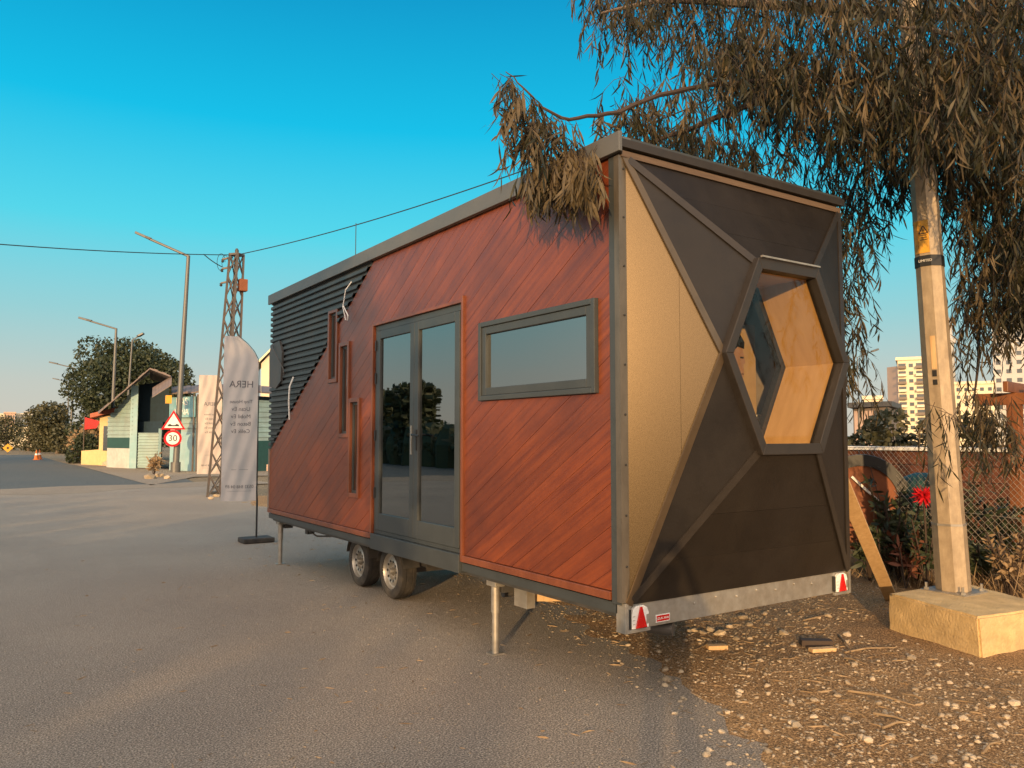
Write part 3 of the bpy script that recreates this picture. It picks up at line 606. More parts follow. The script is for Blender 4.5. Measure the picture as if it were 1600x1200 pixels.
for xl in (X0+0.055, X1-0.165):
    t_ = thing('tail_light', None, None); t_.parent = H; t_.location = Vector((xl, Y0-0.06, 0.55))-Vector(H.location); yq = Y0-0.0365
    pf = [(xl, 0.545), (xl+0.148, 0.545), (xl+0.148, 0.64), (xl+0.135, 0.675), (xl+0.10, 0.692), (xl+0.04, 0.69), (xl+0.01, 0.67), (xl, 0.63)]
    MB().prism([(x, yq, z) for x, z in pf], (0, -0.028, 0)).build('lens', 'white', t_, bevel=0.004)
    MB().prism([(x, yq-0.0285, z) for x, z in ((xl+0.026, 0.549), (xl+0.124, 0.549), (xl+0.082, 0.685), (xl+0.066, 0.685))], (0, -0.010, 0)).build('reflector', 'red', t_, bevel=0.003)
    for z in (0.575, 0.60, 0.625): MB().box((xl+0.004, yq-0.0305, z), (xl+0.024, yq-0.0285, z+0.003)).build('lens_rib', 'galv', t_)
    MB().box((xl+0.125, yq-0.0305, 0.57), (xl+0.144, yq-0.0285, 0.63)).build('lens_rib', 'galv', t_)
    MB().box((xl-0.02, yq, 0.55), (xl-0.0015, yq-0.02, 0.67)).build('housing', 'black', t_)
pl_ = MB().box((3.83, Y0-0.039, 0.555), (3.96, Y0-0.0351, 0.605)).build('vehicle_plate', 'white', bump_)
rp2 = MB().box((3.836, Y0-0.0412, 0.561), (3.954, Y0-0.0393, 0.599)).build('plate_field', 'red', bump_)
text('UZUN ARAC', 0.022, (3.895, Y0-0.0416, 0.579), (1, 0, 0), (0, 0, 1), 'white', 'lettering', bump_, thick=0.0006)
MB().lathe((3.98, Y0+0.06, 0.48), (0.5, -0.85, 0), [(-0.1, 0.04), (0.08, 0.045), (0.08, 0.03)], 16).build('tow_tube', 'chassis', H, smooth=True)
MB().box((3.95, Y0+0.04, 0.48), (4.02, Y0+0.14, 0.62)).build('tow_bracket', 'chassis', H)
# things inside, seen through the hexagonal window
pc = thing('portrait_board', 'printed portrait of a dark haired man on a tan board inside the hexagonal window', 'picture', (5.52, 4.62, 1.98))
MB().box((5.30, 4.62, 1.98), (5.74, 4.64, 2.78)).build('board', 'tan', pc); yq = 4.6185
MB().prism([(x, yq, z) for x, z in ((5.36, 2.25), (5.38, 2.52), (5.44, 2.60), (5.55, 2.61), (5.58, 2.52), (5.60, 2.44), (5.575, 2.42), (5.58, 2.34), (5.55, 2.27), (5.50, 2.26), (5.47, 2.20))], (0, -0.002, 0)).build('face_print', 'skin', pc)
MB().prism([(x, yq-0.0022, z) for x, z in ((5.34, 2.40), (5.35, 2.60), (5.42, 2.68), (5.54, 2.68), (5.59, 2.62), (5.585, 2.56), (5.50, 2.575), (5.44, 2.53), (5.42, 2.44), (5.38, 2.38))], (0, -0.002, 0)).build('hair_print', 'black', pc)
MB().box((5.53, yq-0.0022, 2.475), (5.575, yq-0.0042, 2.49)).build('brow_print', 'black', pc); MB().box((5.545, yq-0.0022, 2.335), (5.575, yq-0.0042, 2.342)).build('mouth_print', 'black', pc)
MB().prism([(x, yq-0.0022, z) for x, z in ((5.301, 2.0), (5.301, 2.22), (5.40, 2.26), (5.46, 2.16), (5.56, 2.14), (5.66, 2.0))], (0, -0.002, 0)).build('suit_print', 'black', pc)
MB().prism([(x, yq-0.0044, z) for x, z in ((5.41, 2.25), (5.47, 2.12), (5.50, 2.2))], (0, -0.002, 0)).build('collar_print', 'white', pc)
cb = thing('side_table', 'cream pedestal stand under the portrait inside the hexagonal window', 'stand', (5.5, 4.66, ZB+0.06))
MB().box((5.22, 4.42, 1.93), (5.84, 4.90, 1.979)).build('table_top', 'cream', cb, bevel=0.005); MB().box((5.38, 4.55, ZB+0.06), (5.58, 4.8, 1.93)).build('pedestal', 'cream', cb)

#@@REST
# ------------------------------------------------------------------ concrete block, steel pole, plank
u_, v_ = Vector((0.38, 1.01, 0)), Vector((1.14, -0.12, 0)); Mc = Vector((6.73, 3.26, -0.06))
cb = bpy.data.meshes.new('concrete_block'); bm = bmesh.new()
base = [Mc, Mc+v_, Mc+v_+u_, Mc+u_]; top = [p+Vector((0, 0, 0.40)) for p in base]
top[0] += Vector((0.02, 0.03, 0.01)); top[1] += Vector((-0.03, 0.02, -0.02))
bv = [bm.verts.new(p-Mc) for p in base+top]
for f in ((3, 2, 1, 0), (4, 5, 6, 7), (0, 1, 5, 4), (1, 2, 6, 5), (2, 3, 7, 6), (3, 0, 4, 7)): bm.faces.new([bv[i] for i in f])
bmesh.ops.bevel(bm, geom=bm.edges[:], offset=0.018, segments=2, affect='EDGES')
bmesh.ops.subdivide_edges(bm, edges=[e for e in bm.edges if e.calc_length() > 0.2], cuts=14, use_grid_fill=True)
for v in bm.verts:
    n = fbm(v.co.x*7+v.co.z*5, v.co.y*7-v.co.z*6, 3)-0.5; v.co += v.normal*0.022*n
bm.to_mesh(cb); bm.free(); cb.materials.append(M['concrete']); cb.polygons.foreach_set('use_smooth', [True]*len(cb.polygons))
o = bpy.data.objects.new('concrete_block', cb); COL.objects.link(o); o.location = Mc; cb.set_sharp_from_angle(angle=R(45))
tag(o, 'rough sandy concrete footing block under the galvanised pole', 'concrete block')
PB = Vector((7.73, 3.98, 0.335)); PL = Vector((-0.016, 0.030, 1.0))
pole = thing('steel_pole', 'tall octagonal galvanised pole bolted to the concrete block, wearing a yellow warning label', 'pole', PB)
A0 = math.atan2(-PB.y, -PB.x)+R(6)
def octa(z, r): c = PB+PL*z; return [c+Vector((math.cos(A0+R(45)*k)*r, math.sin(A0+R(45)*k)*r, 0)) for k in range(8)]
def prad(z): return 0.145-0.0065*z
def octseg(z0, z1, dr=0.0, cap=True):
    m = MB(); a, b = octa(z0, prad(z0)+dr), octa(z1, prad(z1)+dr); m.v = a+b
    m.f = [(k, (k+1) % 8, 8+(k+1) % 8, 8+k) for k in range(8)]+[tuple(range(7, -1, -1)), tuple(range(8, 16))]; return m
octseg(0.0, 9.0).build('shaft', 'polegalv', pole); octseg(0.02, 0.62, 0.006).build('sleeve', 'polegalv', pole); octseg(0.62, 0.64, 0.010).build('seam_band', 'galv', pole)
bpm = MB().box(PB+Vector((-0.21, -0.21, -0.01)), PB+Vector((0.21, 0.21, 0.015))).build('base_plate', 'galv', pole)
for sx_ in (-1, 1):
    for sy_ in (-1, 1):
        c = PB+Vector((0.17*sx_, 0.17*sy_, 0.0)); MB().lathe(c, (0, 0, 1), [(0.0, 0.024), (0.035, 0.024), (0.036, 0.012), (0.08, 0.012)], 6).build('anchor_bolt', 'galv', pole)
def oface(k, z0, z1, d0, f0=0.0, f1=1.0):       # a plate on face k of the shaft
    a, b = octa(z0, prad(z0)+d0), octa(z1, prad(z1)+d0); k2 = (k+1) % 8
    return [lerp(a[k], a[k2], f0), lerp(a[k], a[k2], f1), lerp(b[k], b[k2], f1), lerp(b[k], b[k2], f0)]
def fvec(k): return Vector((math.cos(A0+R(45)*(k+.5)), math.sin(A0+R(45)*(k+.5)), 0))
octseg(3.10, 3.205, 0.007).build('black_label', 'black', pole)
yl = MB().prism(oface(7, 3.23, 3.55, 0.001, 0.02, 0.98), fvec(7)*0.006); yl.prism(oface(6, 3.23, 3.55, 0.001, 0.3, 0.98), fvec(6)*0.006); yl = yl.build('yellow_label', 'yellow', pole, label='yellow warning label with black triangle')
fq = oface(7, 3.23, 3.55, 0.0085); lx, ly = (fq[1]-fq[0]).normalized(), (fq[3]-fq[0]).normalized(); fc = sum(fq, Vector())/4
def lab(pts, m, nm, par, c=fc, lift=0.0): return MB().prism([c+lx*x+ly*y+fvec(7)*lift for x, y in pts], fvec(7)*0.0015).build(nm, m, par)
tc_ = Vector(fc)+ly*0.06
for p, q in (((-0.04, -0.03), (0.04, -0.03)), ((0.04, -0.03), (0.0, 0.045)), ((0.0, 0.045), (-0.04, -0.03))):
    MB().bar(tc_+lx*p[0]+ly*p[1], tc_+lx*q[0]+ly*q[1], 0.009, 0.003, fvec(7)).build('triangle_mark', 'black', yl)
lab([(0.006, 0.02), (-0.010, -0.002), (0.0, -0.002), (-0.006, -0.022), (0.010, 0.004), (0.001, 0.004)], 'black', 'bolt_mark', yl, tc_)
for i, w in enumerate((0.035, 0.03, 0.033)): lab([(-w, -0.045-i*0.022), (w, -0.045-i*0.022), (w, -0.051-i*0.022), (-w, -0.051-i*0.022)], 'black', 'text_line', yl, tc_)
fb = oface(7, 3.10, 3.205, 0.0078); text('LIMITED', 0.034, sum(fb, Vector())/4+fvec(7)*0.001, lx, ly, 'white', 'lettering', pole, thick=0.0006)
MB().prism(oface(7, 2.10, 2.42, 0.001, 0.40, 0.85), fvec(7)*0.004).build('slot_cover', 'timber', pole)
MB().prism(oface(7, 2.03, 2.09, 0.001, 0.42, 0.80), fvec(7)*0.006).build('slot_hole', 'black', pole); MB().prism(oface(7, 1.95, 2.0, 0.001, 0.42, 0.80), fvec(7)*0.006).build('slot_hole', 'black', pole)
p0, p1 = Vector((6.03, 4.06, 1.56)), Vector((8.35, 4.95, -0.02))
MB().bar(p0, p1, 0.125, 0.045, (0.87, 0.5, 0.0)).build('leaning_plank', 'timber', bevel=0.004, label='pale new timber plank leaning between the trailer corner and the ground', cat='plank', loc=p1)

# ------------------------------------------------------------------ chain link fence, wall, garden behind it
FA, FB = Vector((10.1, 8.6, 0)), Vector((9.15, 1.2, 0)); FD = (FB-FA).normalized(); FL = (FB-FA).length; FH = 1.68
fence = thing('chain_link_fence', 'rusty grey chain link fence behind the trailer and pole', 'fence', (FA+FB)/2)
m2 = MB(); cw = 0.075; n = int(FL/cw); nz_ = int(FH/cw); FN = Vector((0, 0, 1)).cross(FD)
for i in range(-nz_, n+1):
    for sgn in (1, -1):
        a, b = (i, i+nz_) if sgn == 1 else (i+nz_, i); za, zb_ = 0.02, 0.02+nz_*cw
        lo, hi = 0.0, 1.0
        if sgn == 1: lo = max(0, -i/nz_); hi = min(1, (n-i)/nz_)
        else: lo = max(0, (i+nz_-n)/nz_); hi = min(1, (i+nz_)/nz_)
        if hi-lo < 0.05: continue
        pts = []
        for t in np.linspace(lo, hi, 6):
            s_ = (a+(b-a)*t)*cw; sag = 0.05*math.sin(s_*1.3)+0.03*math.sin(s_*3.1+t*2); pts.append(FA+FD*s_+Vector((0, 0, za+(zb_-za)*t+0.02*math.sin(s_*2.2)))+FN*(sag+0.002*sgn))
        m2.tube(pts, 0.0021, 3, caps=False)
m2.build('wire_mesh', 'wire', fence, fix=False)
for s_ in (0.9, 3.4, 5.9):
    MB().tube([FA+FD*s_+FN*0.03, FA+FD*s_+FN*0.03+Vector((0, 0, FH+0.12))], 0.024, 8).build('fence_post', 'steel', fence, smooth=True)
for z_ in (0.1, 0.9, 1.66): MB().tube([FA+FD*(FL*t)+FN*(0.05*math.sin(FL*t*1.3)+0.03*math.sin(FL*t*3.1))+Vector((0, 0, z_+0.02*math.sin(FL*t*2.2))) for t in np.linspace(0, 1, 40)], 0.003, 4).build('tension_wire', 'wire', fence)
wall = thing('garden_wall', 'rust red boarded garden wall with pale coping behind the chain link fence', 'wall', (11.85, 6, 0))
WA, WB = Vector((11.5, 9.5, 0)), Vector((12.2, 1.0, 0)); wd = (WB-WA).normalized(); wn_ = Vector((0, 0, 1)).cross(wd)
MB().bar(WA+Vector((0, 0, 0.79)), WB+Vector((0, 0, 0.79)), 0.08, 1.56).build('wall_core', 'black', wall)
for i in range(7):
    z_ = 0.02+i*0.225
    for j in range(4):
        a, b = lerp(WA, WB, j/4), lerp(WA, WB, (j+1)/4-0.003); MB().bar(a-wn_*(0.052+0.004*rnd.random())+Vector((0, 0, z_+0.109)), b-wn_*0.055+Vector((0, 0, z_+0.109)), 0.02, 0.214).build('board', 'rustwall', wall)
MB().bar(WA+Vector((0, 0, 1.61)), WB+Vector((0, 0, 1.60)), 0.34, 0.055).build('coping', 'white', wall, bevel=0.006)
def ondist(px, d): r = ray(px, 681); k_ = d/math.hypot(r.x, r.y); return Vector((r.x*k_, r.y*k_, 0))
vdir = lambda p: Vector((p.x, p.y, 0)).normalized()
# round-topped orange panel with a black rim
ac = ondist(1345, 11.2); av = vdir(ac); ar = Vector((av.y, -av.x, 0)); aw = 0.50
arch = thing('arched_panel', 'orange brown round topped panel with a thick black rim behind the fence', 'panel', ac)
pr = [(-aw, 0.35), (aw, 0.35)]+[(aw*math.cos(R(a)), 0.98+0.52*math.sin(R(a))) for a in range(0, 181, 12)]
MB().prism([ac+ar*x+Vector((0, 0, z)) for x, z in pr], av*0.12).build('panel', 'rustpanel', arch)
for i in range(15):
    a, b = R(i*12), R(i*12+12); f_ = lambda t, k_: ac-av*0.03+ar*(aw*k_*math.cos(t))+Vector((0, 0, 0.98+0.52*k_*math.sin(t)))
    MB().prism([f_(a, 1.12), f_(b, 1.12), f_(b, 0.84), f_(a, 0.84)], av*0.18).build('rim_segment', 'black', arch)
for sx_ in (-1, 1): MB().box(ac+ar*(sx_*aw*0.9)+Vector((-0.05, -0.05, 0)), ac+ar*(sx_*aw*0.9)+Vector((0.05, 0.05, 0.99))).build('leg', 'black', arch)
MB().bar(ac-av*0.05+ar*-0.12+Vector((0, 0, 1.28)), ac-av*0.05+ar*0.30+Vector((0, 0, 0.86)), 0.02, 0.03).build('white_rod', 'white', arch)
# round green barrel
bc = ondist(1438, 11.4)
brl = MB().lathe(bc, (0, 0, 1), [(0.0, 0.20), (0.5, 0.26), (0.95, 0.30), (1.15, 0.28), (1.28, 0.20), (1.33, 0.08)], 24).build('green_barrel', 'potgreen', smooth=True, label='dark teal domed water barrel behind the fence', cat='barrel', loc=bc)
# pergola
pg = thing('pergola', 'orange brown stained timber pergola beyond the chain link fence', 'pergola', (10.3, 4.0, 0))
q0, q1 = Vector((10.05, 4.40, 0)), Vector((10.45, 2.2, 0)); qd = (q1-q0).normalized(); qn = Vector((0, 0, 1)).cross(qd)
for b_ in (q0, q1, q0-qn*-2.2, q1-qn*-2.2): MB().bar(b_+Vector((0, 0, -0.05)), b_+Vector((0, 0, 2.16)), 0.13, 0.13).build('post', 'pergola', pg, bevel=0.006)
for off in (0, 2.2): MB().bar(q0+qn*off-qd*0.4+Vector((0, 0, 2.23)), q1+qn*off+qd*0.4+Vector((0, 0, 2.23)), 0.09, 0.14).build('beam', 'pergola', pg, bevel=0.006)
for i in range(7): c = lerp(q0, q1, i/6); MB().bar(c-qn*0.35+Vector((0, 0, 2.36)), c+qn*2.55+Vector((0, 0, 2.36)), 0.05, 0.12).build('rafter', 'pergola', pg, bevel=0.004)

# ------------------------------------------------------------------ leaves
def unit(a): return a/np.maximum(np.linalg.norm(a, axis=1, keepdims=True), 1e-9)
def leaf_mesh(P, D, L, Wd, curl):            # lance leaves: base points, directions, lengths, widths
    n = len(P); D = unit(D); s_ = unit(np.cross(D, npr.normal(size=(n, 3)))); nn = np.cross(s_, D); L = L[:, None]; Wd = Wd[:, None]; cu = curl[:, None]
    def pt(t): return P+D*L*t+nn*(cu*L*(t*t))+s_*(cu*0.5*L*(t*(1-t)))
    v = np.stack([pt(0), pt(.35)+s_*Wd*.5, pt(.35)-s_*Wd*.5, pt(.7)+s_*Wd*.4, pt(.7)-s_*Wd*.4, pt(1.0)], axis=1).reshape(-1, 3)
    b = (np.arange(n)*6)[:, None]
    f = np.concatenate([b+np.array([[0, 2, 1]]), b+np.array([[1, 2, 4]]), b+np.array([[1, 4, 3]]), b+np.array([[3, 4, 5]])], axis=1).reshape(-1, 3)
    return v, f
def inpoly(x, y, poly):
    r = False; j = len(poly)-1
    for i in range(len(poly)):
        xi, yi = poly[i]; xj, yj = poly[j]
        if (yi > y) != (yj > y) and x < (xj-xi)*(y-yi)/(yj-yi)+xi: r = not r
        j = i
    return r
def hang_twig(p, length, nleaf, out, stems, droop=1.0, lsize=1.0, side=None):
    a = rnd.uniform(0, 6.283); d = Vector((math.cos(a)*0.75, math.sin(a)*0.75, rnd.uniform(-0.5, 0.35))); pts = [p.copy()]; q = p.copy(); st = length/5
    for i in range(5):
        d = (d+Vector((0, 0, -0.55*droop))).normalized(); q = q+d*st; pts.append(q.copy())
    stems.append(pts)
    for k_ in range(nleaf):
        t = (k_+0.5)/nleaf*5; i = min(4, int(t)); b = lerp(pts[i], pts[i+1], t-i)
        ld = Vector((rnd.gauss(0, 0.36), rnd.gauss(0, 0.36), -0.95*droop+rnd.gauss(0, 0.3)))
        out.append((b.x, b.y, b.z, ld.x, ld.y, ld.z, rnd.uniform(0.10, 0.20)*lsize, rnd.uniform(0.012, 0.021)*lsize, rnd.gauss(0, 0.24)))
def build_leaves(out, m, name, parent):
    A = np.array(out); v, f = leaf_mesh(A[:, 0:3], A[:, 3:6], A[:, 6], A[:, 7], A[:, 8]); return mesh_np(name, v, f, m, parent, 'stuff')

# ------------------------------------------------------------------ eucalyptus over the trailer
TB = Vector((11.9, 3.4, 0)); tree = thing('eucalyptus_tree', 'large drooping eucalyptus with long narrow leaves hanging over the trailer roof', 'tree', TB)
trunk = [TB+Vector((0, 0, -0.1)), TB+Vector((0.05, 0.1, 1.5)), TB+Vector((-0.1, 0.2, 3.2)), TB+Vector((-0.25, 0.25, 5.0)), TB+Vector((-0.3, 0.4, 7.0)), TB+Vector((-0.1, 0.5, 9.0)), TB+Vector((0.2, 0.6, 11))]
MB().tube(trunk, [0.42, 0.36, 0.33, 0.30, 0.25, 0.18, 0.10], 12).build('trunk', 'bark', tree, smooth=True)
def limb(pts, r0, r1):
    n = len(pts); fine = []
    for i in range(n-1):
        p_, q_ = Vector(pts[i]), Vector(pts[i+1])
        a, b = Vector(pts[max(i-1, 0)]), Vector(pts[min(i+2, n-1)])
        for t in (0, .25, .5, .75):
            fine.append(0.5*((2*p_)+(q_-a)*t+(2*a-5*p_+4*q_-b)*t*t+(3*p_-a-3*q_+b)*t*t*t)+Vector((rnd.gauss(0, .005), rnd.gauss(0, .005), rnd.gauss(0, .005))))
    fine.append(Vector(pts[-1])); k_ = len(fine)
    MB().tube(fine, [r0+(r1-r0)*i/(k_-1) for i in range(k_)], 7).build('limb', 'bark' if r0 > 0.06 else 'twig', tree, smooth=True); return fine
limb([trunk[3], at(1420, 140, 10.5), at(1250, 128, 8.5), at(1120, 132, 7.2), at(1030, 150, 6.3), at(950, 178, 5.8), at(890, 184, 5.55), at(850, 170, 5.45), at(815, 135, 5.4), at(790, 112, 5.4)], 0.032, 0.003)
limb([at(1250, 128, 8.5), at(1130, 180, 7.4), at(1040, 215, 6.6), at(975, 245, 6.0), at(900, 250, 5.6)], 0.035, 0.005)
limb([trunk[4], at(1400, 20, 10), at(1220, 10, 8.5), at(1060, 0, 7.4), at(940, 20, 6.8)], 0.09, 0.008)
limb([trunk[4], at(1450, -60, 9.6), at(1300, -90, 8), at(1150, -100, 6.8)], 0.08, 0.01)
limb([trunk[3], at(1500, 180, 10), at(1420, 170, 9), at(1330, 190, 8.4), at(1280, 240, 8.2)], 0.07, 0.008)
limb([trunk[3], at(1560, 120, 9.5), at(1500, 60, 8.2), at(1400, 40, 7.2)], 0.07, 0.01)
limb([at(1420, 170, 9), at(1330, 300, 9.3), at(1315, 400, 9.4)], 0.02, 0.005)
limb([trunk[2]+Vector((0, 0, 0.6)), at(1560, 420, 10.3), at(1530, 560, 10.0), at(1520, 640, 9.9)], 0.04, 0.005)
limb([trunk[5], at(1550, -200, 10), at(1350, -260, 8.5), at(1200, -240, 7)], 0.08, 0.01)
green, brown, stems = [], [], []
def fill(poly, d0, d1, n, ln=(0.35, 0.75), nl=(12, 20), pb=0.3, ls=1.0, zmin=None):
    xs = [p[0] for p in poly]; ys_ = [p[1] for p in poly]; k_ = 0
    while k_ < n:
        x, y = rnd.uniform(min(xs), max(xs)), rnd.uniform(min(ys_), max(ys_))
        if not inpoly(x, y, poly): continue
        p = at(x, y, rnd.uniform(d0, d1)); k_ += 1
        if X0-0.1 < p.x < X1+0.15 and Y0-0.5 < p.y < Y1 and p.z < 4.35: continue
        hang_twig(p, rnd.uniform(*ln), rnd.randint(*nl), brown if rnd.random() < pb else green, stems, lsize=ls)
# the big hanging crown, in overlapping layers
fill([(905, -60), (935, 15), (1000, 40), (1060, 75), (1110, 130), (1160, 120), (1300, 150), (1420, 190), (1640, 180), (1680, -120), (900, -140)], 6.4, 9.8, 1250)
fill([(1090, 95), (1170, 150), (1240, 185), (1330, 215), (1420, 195), (1640, 170), (1640, 60), (1100, 60)], 7.2, 10.2, 560, pb=0.15)
fill([(960, 105), (1040, 120), (1100, 150), (1090, 200), (1010, 180), (950, 160)], 6.2, 7.2, 42, pb=0.2, nl=(9, 14))
fill([(1000, 190), (1080, 185), (1180, 215), (1260, 250), (1200, 262), (1060, 225)], 7.2, 8.8, 90, pb=0.2)
fill([(1282, 210), (1340, 215), (1362, 300), (1345, 420), (1325, 520), (1300, 500), (1290, 330)], 8.4, 9.8, 120, pb=0.3)
fill([(1330, 480), (1345, 560), (1322, 620), (1318, 500)], 8.4, 9.6, 20, pb=0.4)
fill([(1360, 200), (1460, 190), (1480, 250), (1420, 290), (1370, 270)], 8.9, 10.0, 70, pb=0.4)
fill([(1460, 170), (1640, 170), (1640, 330), (1560, 380), (1510, 330), (1480, 290)], 8.8, 10.8, 420, pb=0.35)
fill([(1545, 330), (1640, 320), (1640, 500), (1570, 480), (1548, 420)], 8.6, 10.8, 200, pb=0.2)
fill([(1488, 310), (1545, 380), (1565, 470), (1535, 540), (1498, 470)], 8.8, 9.8, 66, pb=0.5)
fill([(1505, 600), (1590, 620), (1590, 680), (1520, 670)], 9.0, 9.8, 40, pb=0.5)
fill([(1440, 620), (1500, 610), (1520, 660), (1450, 660)], 7.4, 7.6, 9, pb=0.3, ls=0.8)
fill([(1650, -200), (1900, -150), (1900, 500), (1660, 450)], 9.5, 13, 300)
fill([(1000, -160), (1650, -130), (1700, -420), (1050, -400)], 7.0, 11.5, 420)
for k_ in range(420):                  # the crown goes on to the right, beyond the frame
    hang_twig(Vector((rnd.uniform(9, 14.5), rnd.uniform(-6.5, 2.2), rnd.uniform(3.0, 7.5))), rnd.uniform(0.4, 0.8), rnd.randint(12, 18), green, stems)
# the bough lying on the roof edge
fill([(930, 168), (1010, 142), (1035, 185), (960, 205)], 5.7, 6.5, 46, ln=(0.2, 0.4), nl=(9, 14), pb=0.6)
fill([(845, 168), (905, 178), (960, 172), (950, 186), (880, 192)], 5.4, 5.8, 16, ln=(0.12, 0.25), nl=(6, 10), pb=0.6)
fill([(765, 108), (800, 118), (830, 145), (868, 180), (905, 190), (880, 205), (835, 195), (805, 165), (778, 140)], 5.2, 5.7, 36, ln=(0.2, 0.42), nl=(9, 14), pb=0.75)
fill([(800, 165), (870, 195), (950, 185), (1000, 190), (1000, 215), (930, 232), (860, 262), (825, 245)], 5.3, 6.2, 85, ln=(0.2, 0.4), nl=(10, 15), pb=0.85)
def fill_front(poly, n, ln):
    k_ = 0; xs = [p[0] for p in poly]; ys_ = [p[1] for p in poly]
    while k_ < n:
        x, y = rnd.uniform(min(xs), max(xs)), rnd.uniform(min(ys_), max(ys_))
        if not inpoly(x, y, poly): continue
        k_ += 1; p = onx(x, y, X0-rnd.uniform(0.08, 0.34)); hang_twig(p, rnd.uniform(*ln), rnd.randint(9, 14), brown, stems, droop=1.3, lsize=0.95)
fill_front([(815, 262), (860, 235), (930, 222), (942, 232), (900, 262), (850, 282)], 62, (0.16, 0.34))
fill_front([(868, 262), (935, 235), (938, 265), (915, 290), (880, 278)], 26, (0.14, 0.26))
near = sorted(range(len(brown)), key=lambda i: brown[i][0]**2+brown[i][1]**2)[:300]; nset = set(near)
lv = []
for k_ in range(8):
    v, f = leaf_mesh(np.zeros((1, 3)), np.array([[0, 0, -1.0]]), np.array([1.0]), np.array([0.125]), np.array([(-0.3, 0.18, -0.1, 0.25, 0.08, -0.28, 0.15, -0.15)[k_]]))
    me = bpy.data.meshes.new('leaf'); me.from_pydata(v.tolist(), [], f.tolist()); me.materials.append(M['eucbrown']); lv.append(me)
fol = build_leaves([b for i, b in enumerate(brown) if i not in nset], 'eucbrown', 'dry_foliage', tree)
for i in near:
    b = brown[i]; o = bpy.data.objects.new('leaf', lv[i % 8]); COL.objects.link(o); o.parent = tree; o.location = Vector(b[:3])-TB
    o.rotation_euler = Vector((b[3], b[4], b[5])).to_track_quat('-Z', 'Y').to_euler(); o.scale = (b[6],)*3
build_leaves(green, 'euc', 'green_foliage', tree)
sv, sf = [], []
for pts in stems:
    for i in range(5):
        p_, q_ = pts[i], pts[i+1]; d = (q_-p_).normalized(); u = d.orthogonal().normalized(); w = d.cross(u); k_ = len(sv); r_ = 0.0026-0.0003*i
        for c in (p_, q_):
            for a in (0, 2.094, 4.189): sv.append(tuple(c+(u*math.cos(a)+w*math.sin(a))*r_))
        for a in range(3): b = (a+1) % 3; sf.append((k_+a, k_+b, k_+3+b, k_+3+a))
mesh_np('twigs', sv, sf, 'twig', tree, 'stuff')

# ------------------------------------------------------------------ other trees, shrubs, hedge
def cloud(blobs, n, size, flat=0.5):
    P = []; tot = sum(b[3]*b[4]*b[5] for b in blobs)
    for (x, y, z, rx, ry, rz) in blobs:
        k_ = max(30, int(n*(rx*ry*rz)/tot)); g_ = unit(npr.normal(size=(k_, 3))); rr = npr.uniform(0.55, 1.05, size=(k_, 1))**0.7
        P.append(np.array([[x, y, z]])+g_*rr*np.array([[rx, ry, rz]]))
    P = np.concatenate(P); k_ = len(P); a = unit(npr.normal(size=(k_, 3))); b = unit(np.cross(a, npr.normal(size=(k_, 3)))); s_ = (size*npr.uniform(0.6, 1.5, size=(k_, 1)))
    v = np.stack([P-a*s_*0.5, P+b*s_*0.28, P+a*s_*0.5, P-b*s_*0.28], axis=1).reshape(-1, 3); f = (np.arange(k_)*4)[:, None]+np.array([[0, 1, 2, 3]]); return v, f
def tree_at(name, label, base, h, r, n, size, m='darkleaf', blobs=9, cat='tree', group=None, low=0.25):
    base = Vector(base); t = thing(name, label, cat, base, group); bl = []
    for k_ in range(blobs):
        a = rnd.uniform(0, 6.28); q = rnd.uniform(0.1, 0.65)*r; z = h*(low+(0.95-low)*(k_+0.5)/blobs); s_ = r*rnd.uniform(0.38, 0.62)*(1.15-0.5*abs(z/h-0.55))
        bl.append((base.x+math.cos(a)*q, base.y+math.sin(a)*q, min(z, h-s_*0.75), s_, s_, s_*0.85))
    v, f = cloud(bl, n, size); mesh_np('crown', v, f, m, t)
    tp = base+Vector((rnd.uniform(-.2, .2), rnd.uniform(-.2, .2), h*0.75)); MB().tube([base+Vector((0, 0, -0.1)), lerp(base, tp, .5)+Vector((0.1, 0, 0)), tp], [r*0.07, r*0.05, r*0.02], 8).build('trunk', 'bark', t, smooth=True)
    for k_ in range(5): b = bl[(k_*2) % len(bl)]; MB().tube([lerp(base, tp, 0.4+0.1*k_), Vector(b[:3])], [r*0.03, r*0.012], 6).build('branch', 'bark', t)
    return t
D1 = ondist(185, 68); tree_at('ficus_tree', 'big dense dark green tree behind the yellow hut', D1, 9.3, 3.9, 26000, 0.26, blobs=20, low=0.2)
tree_at('shade_tree', 'dark tree rising behind the blue shed roof', ondist(243, 66), 8.3, 2.6, 9000, 0.26, blobs=12, low=0.35)
tree_at('far_tree', 'smaller loose grey green tree left of the big dense tree', ondist(90, 95), 5.2, 2.9, 6000, 0.3, 'paleleaf', blobs=8, low=0.15)
for i, (px, d, h, r) in enumerate(((10, 120, 4.2, 3.4), (45, 112, 3.6, 2.8), (75, 104, 2.6, 2.2))):
    tree_at('roadside_bush', ('low green bushy tree behind the yellow diamond sign', 'low dark bush beside the yellow diamond sign', 'rounded bush in front of the distant apartment blocks')[i], ondist(px, d), h, r, 3500, 0.28, 'paleleaf', blobs=6, low=0.1, cat='bush')
tree_at('hedge_bush', 'dark low bush growing by the pale garden wall', ondist(125, 61), 2.0, 1.25, 1500, 0.22, blobs=6, low=0.1, cat='bush')
tree_at('dry_bush', 'brown dry shrub behind the pale garden wall', ondist(140, 66), 3.0, 1.7, 1400, 0.25, 'dry', blobs=6, low=0.1, cat='bush')
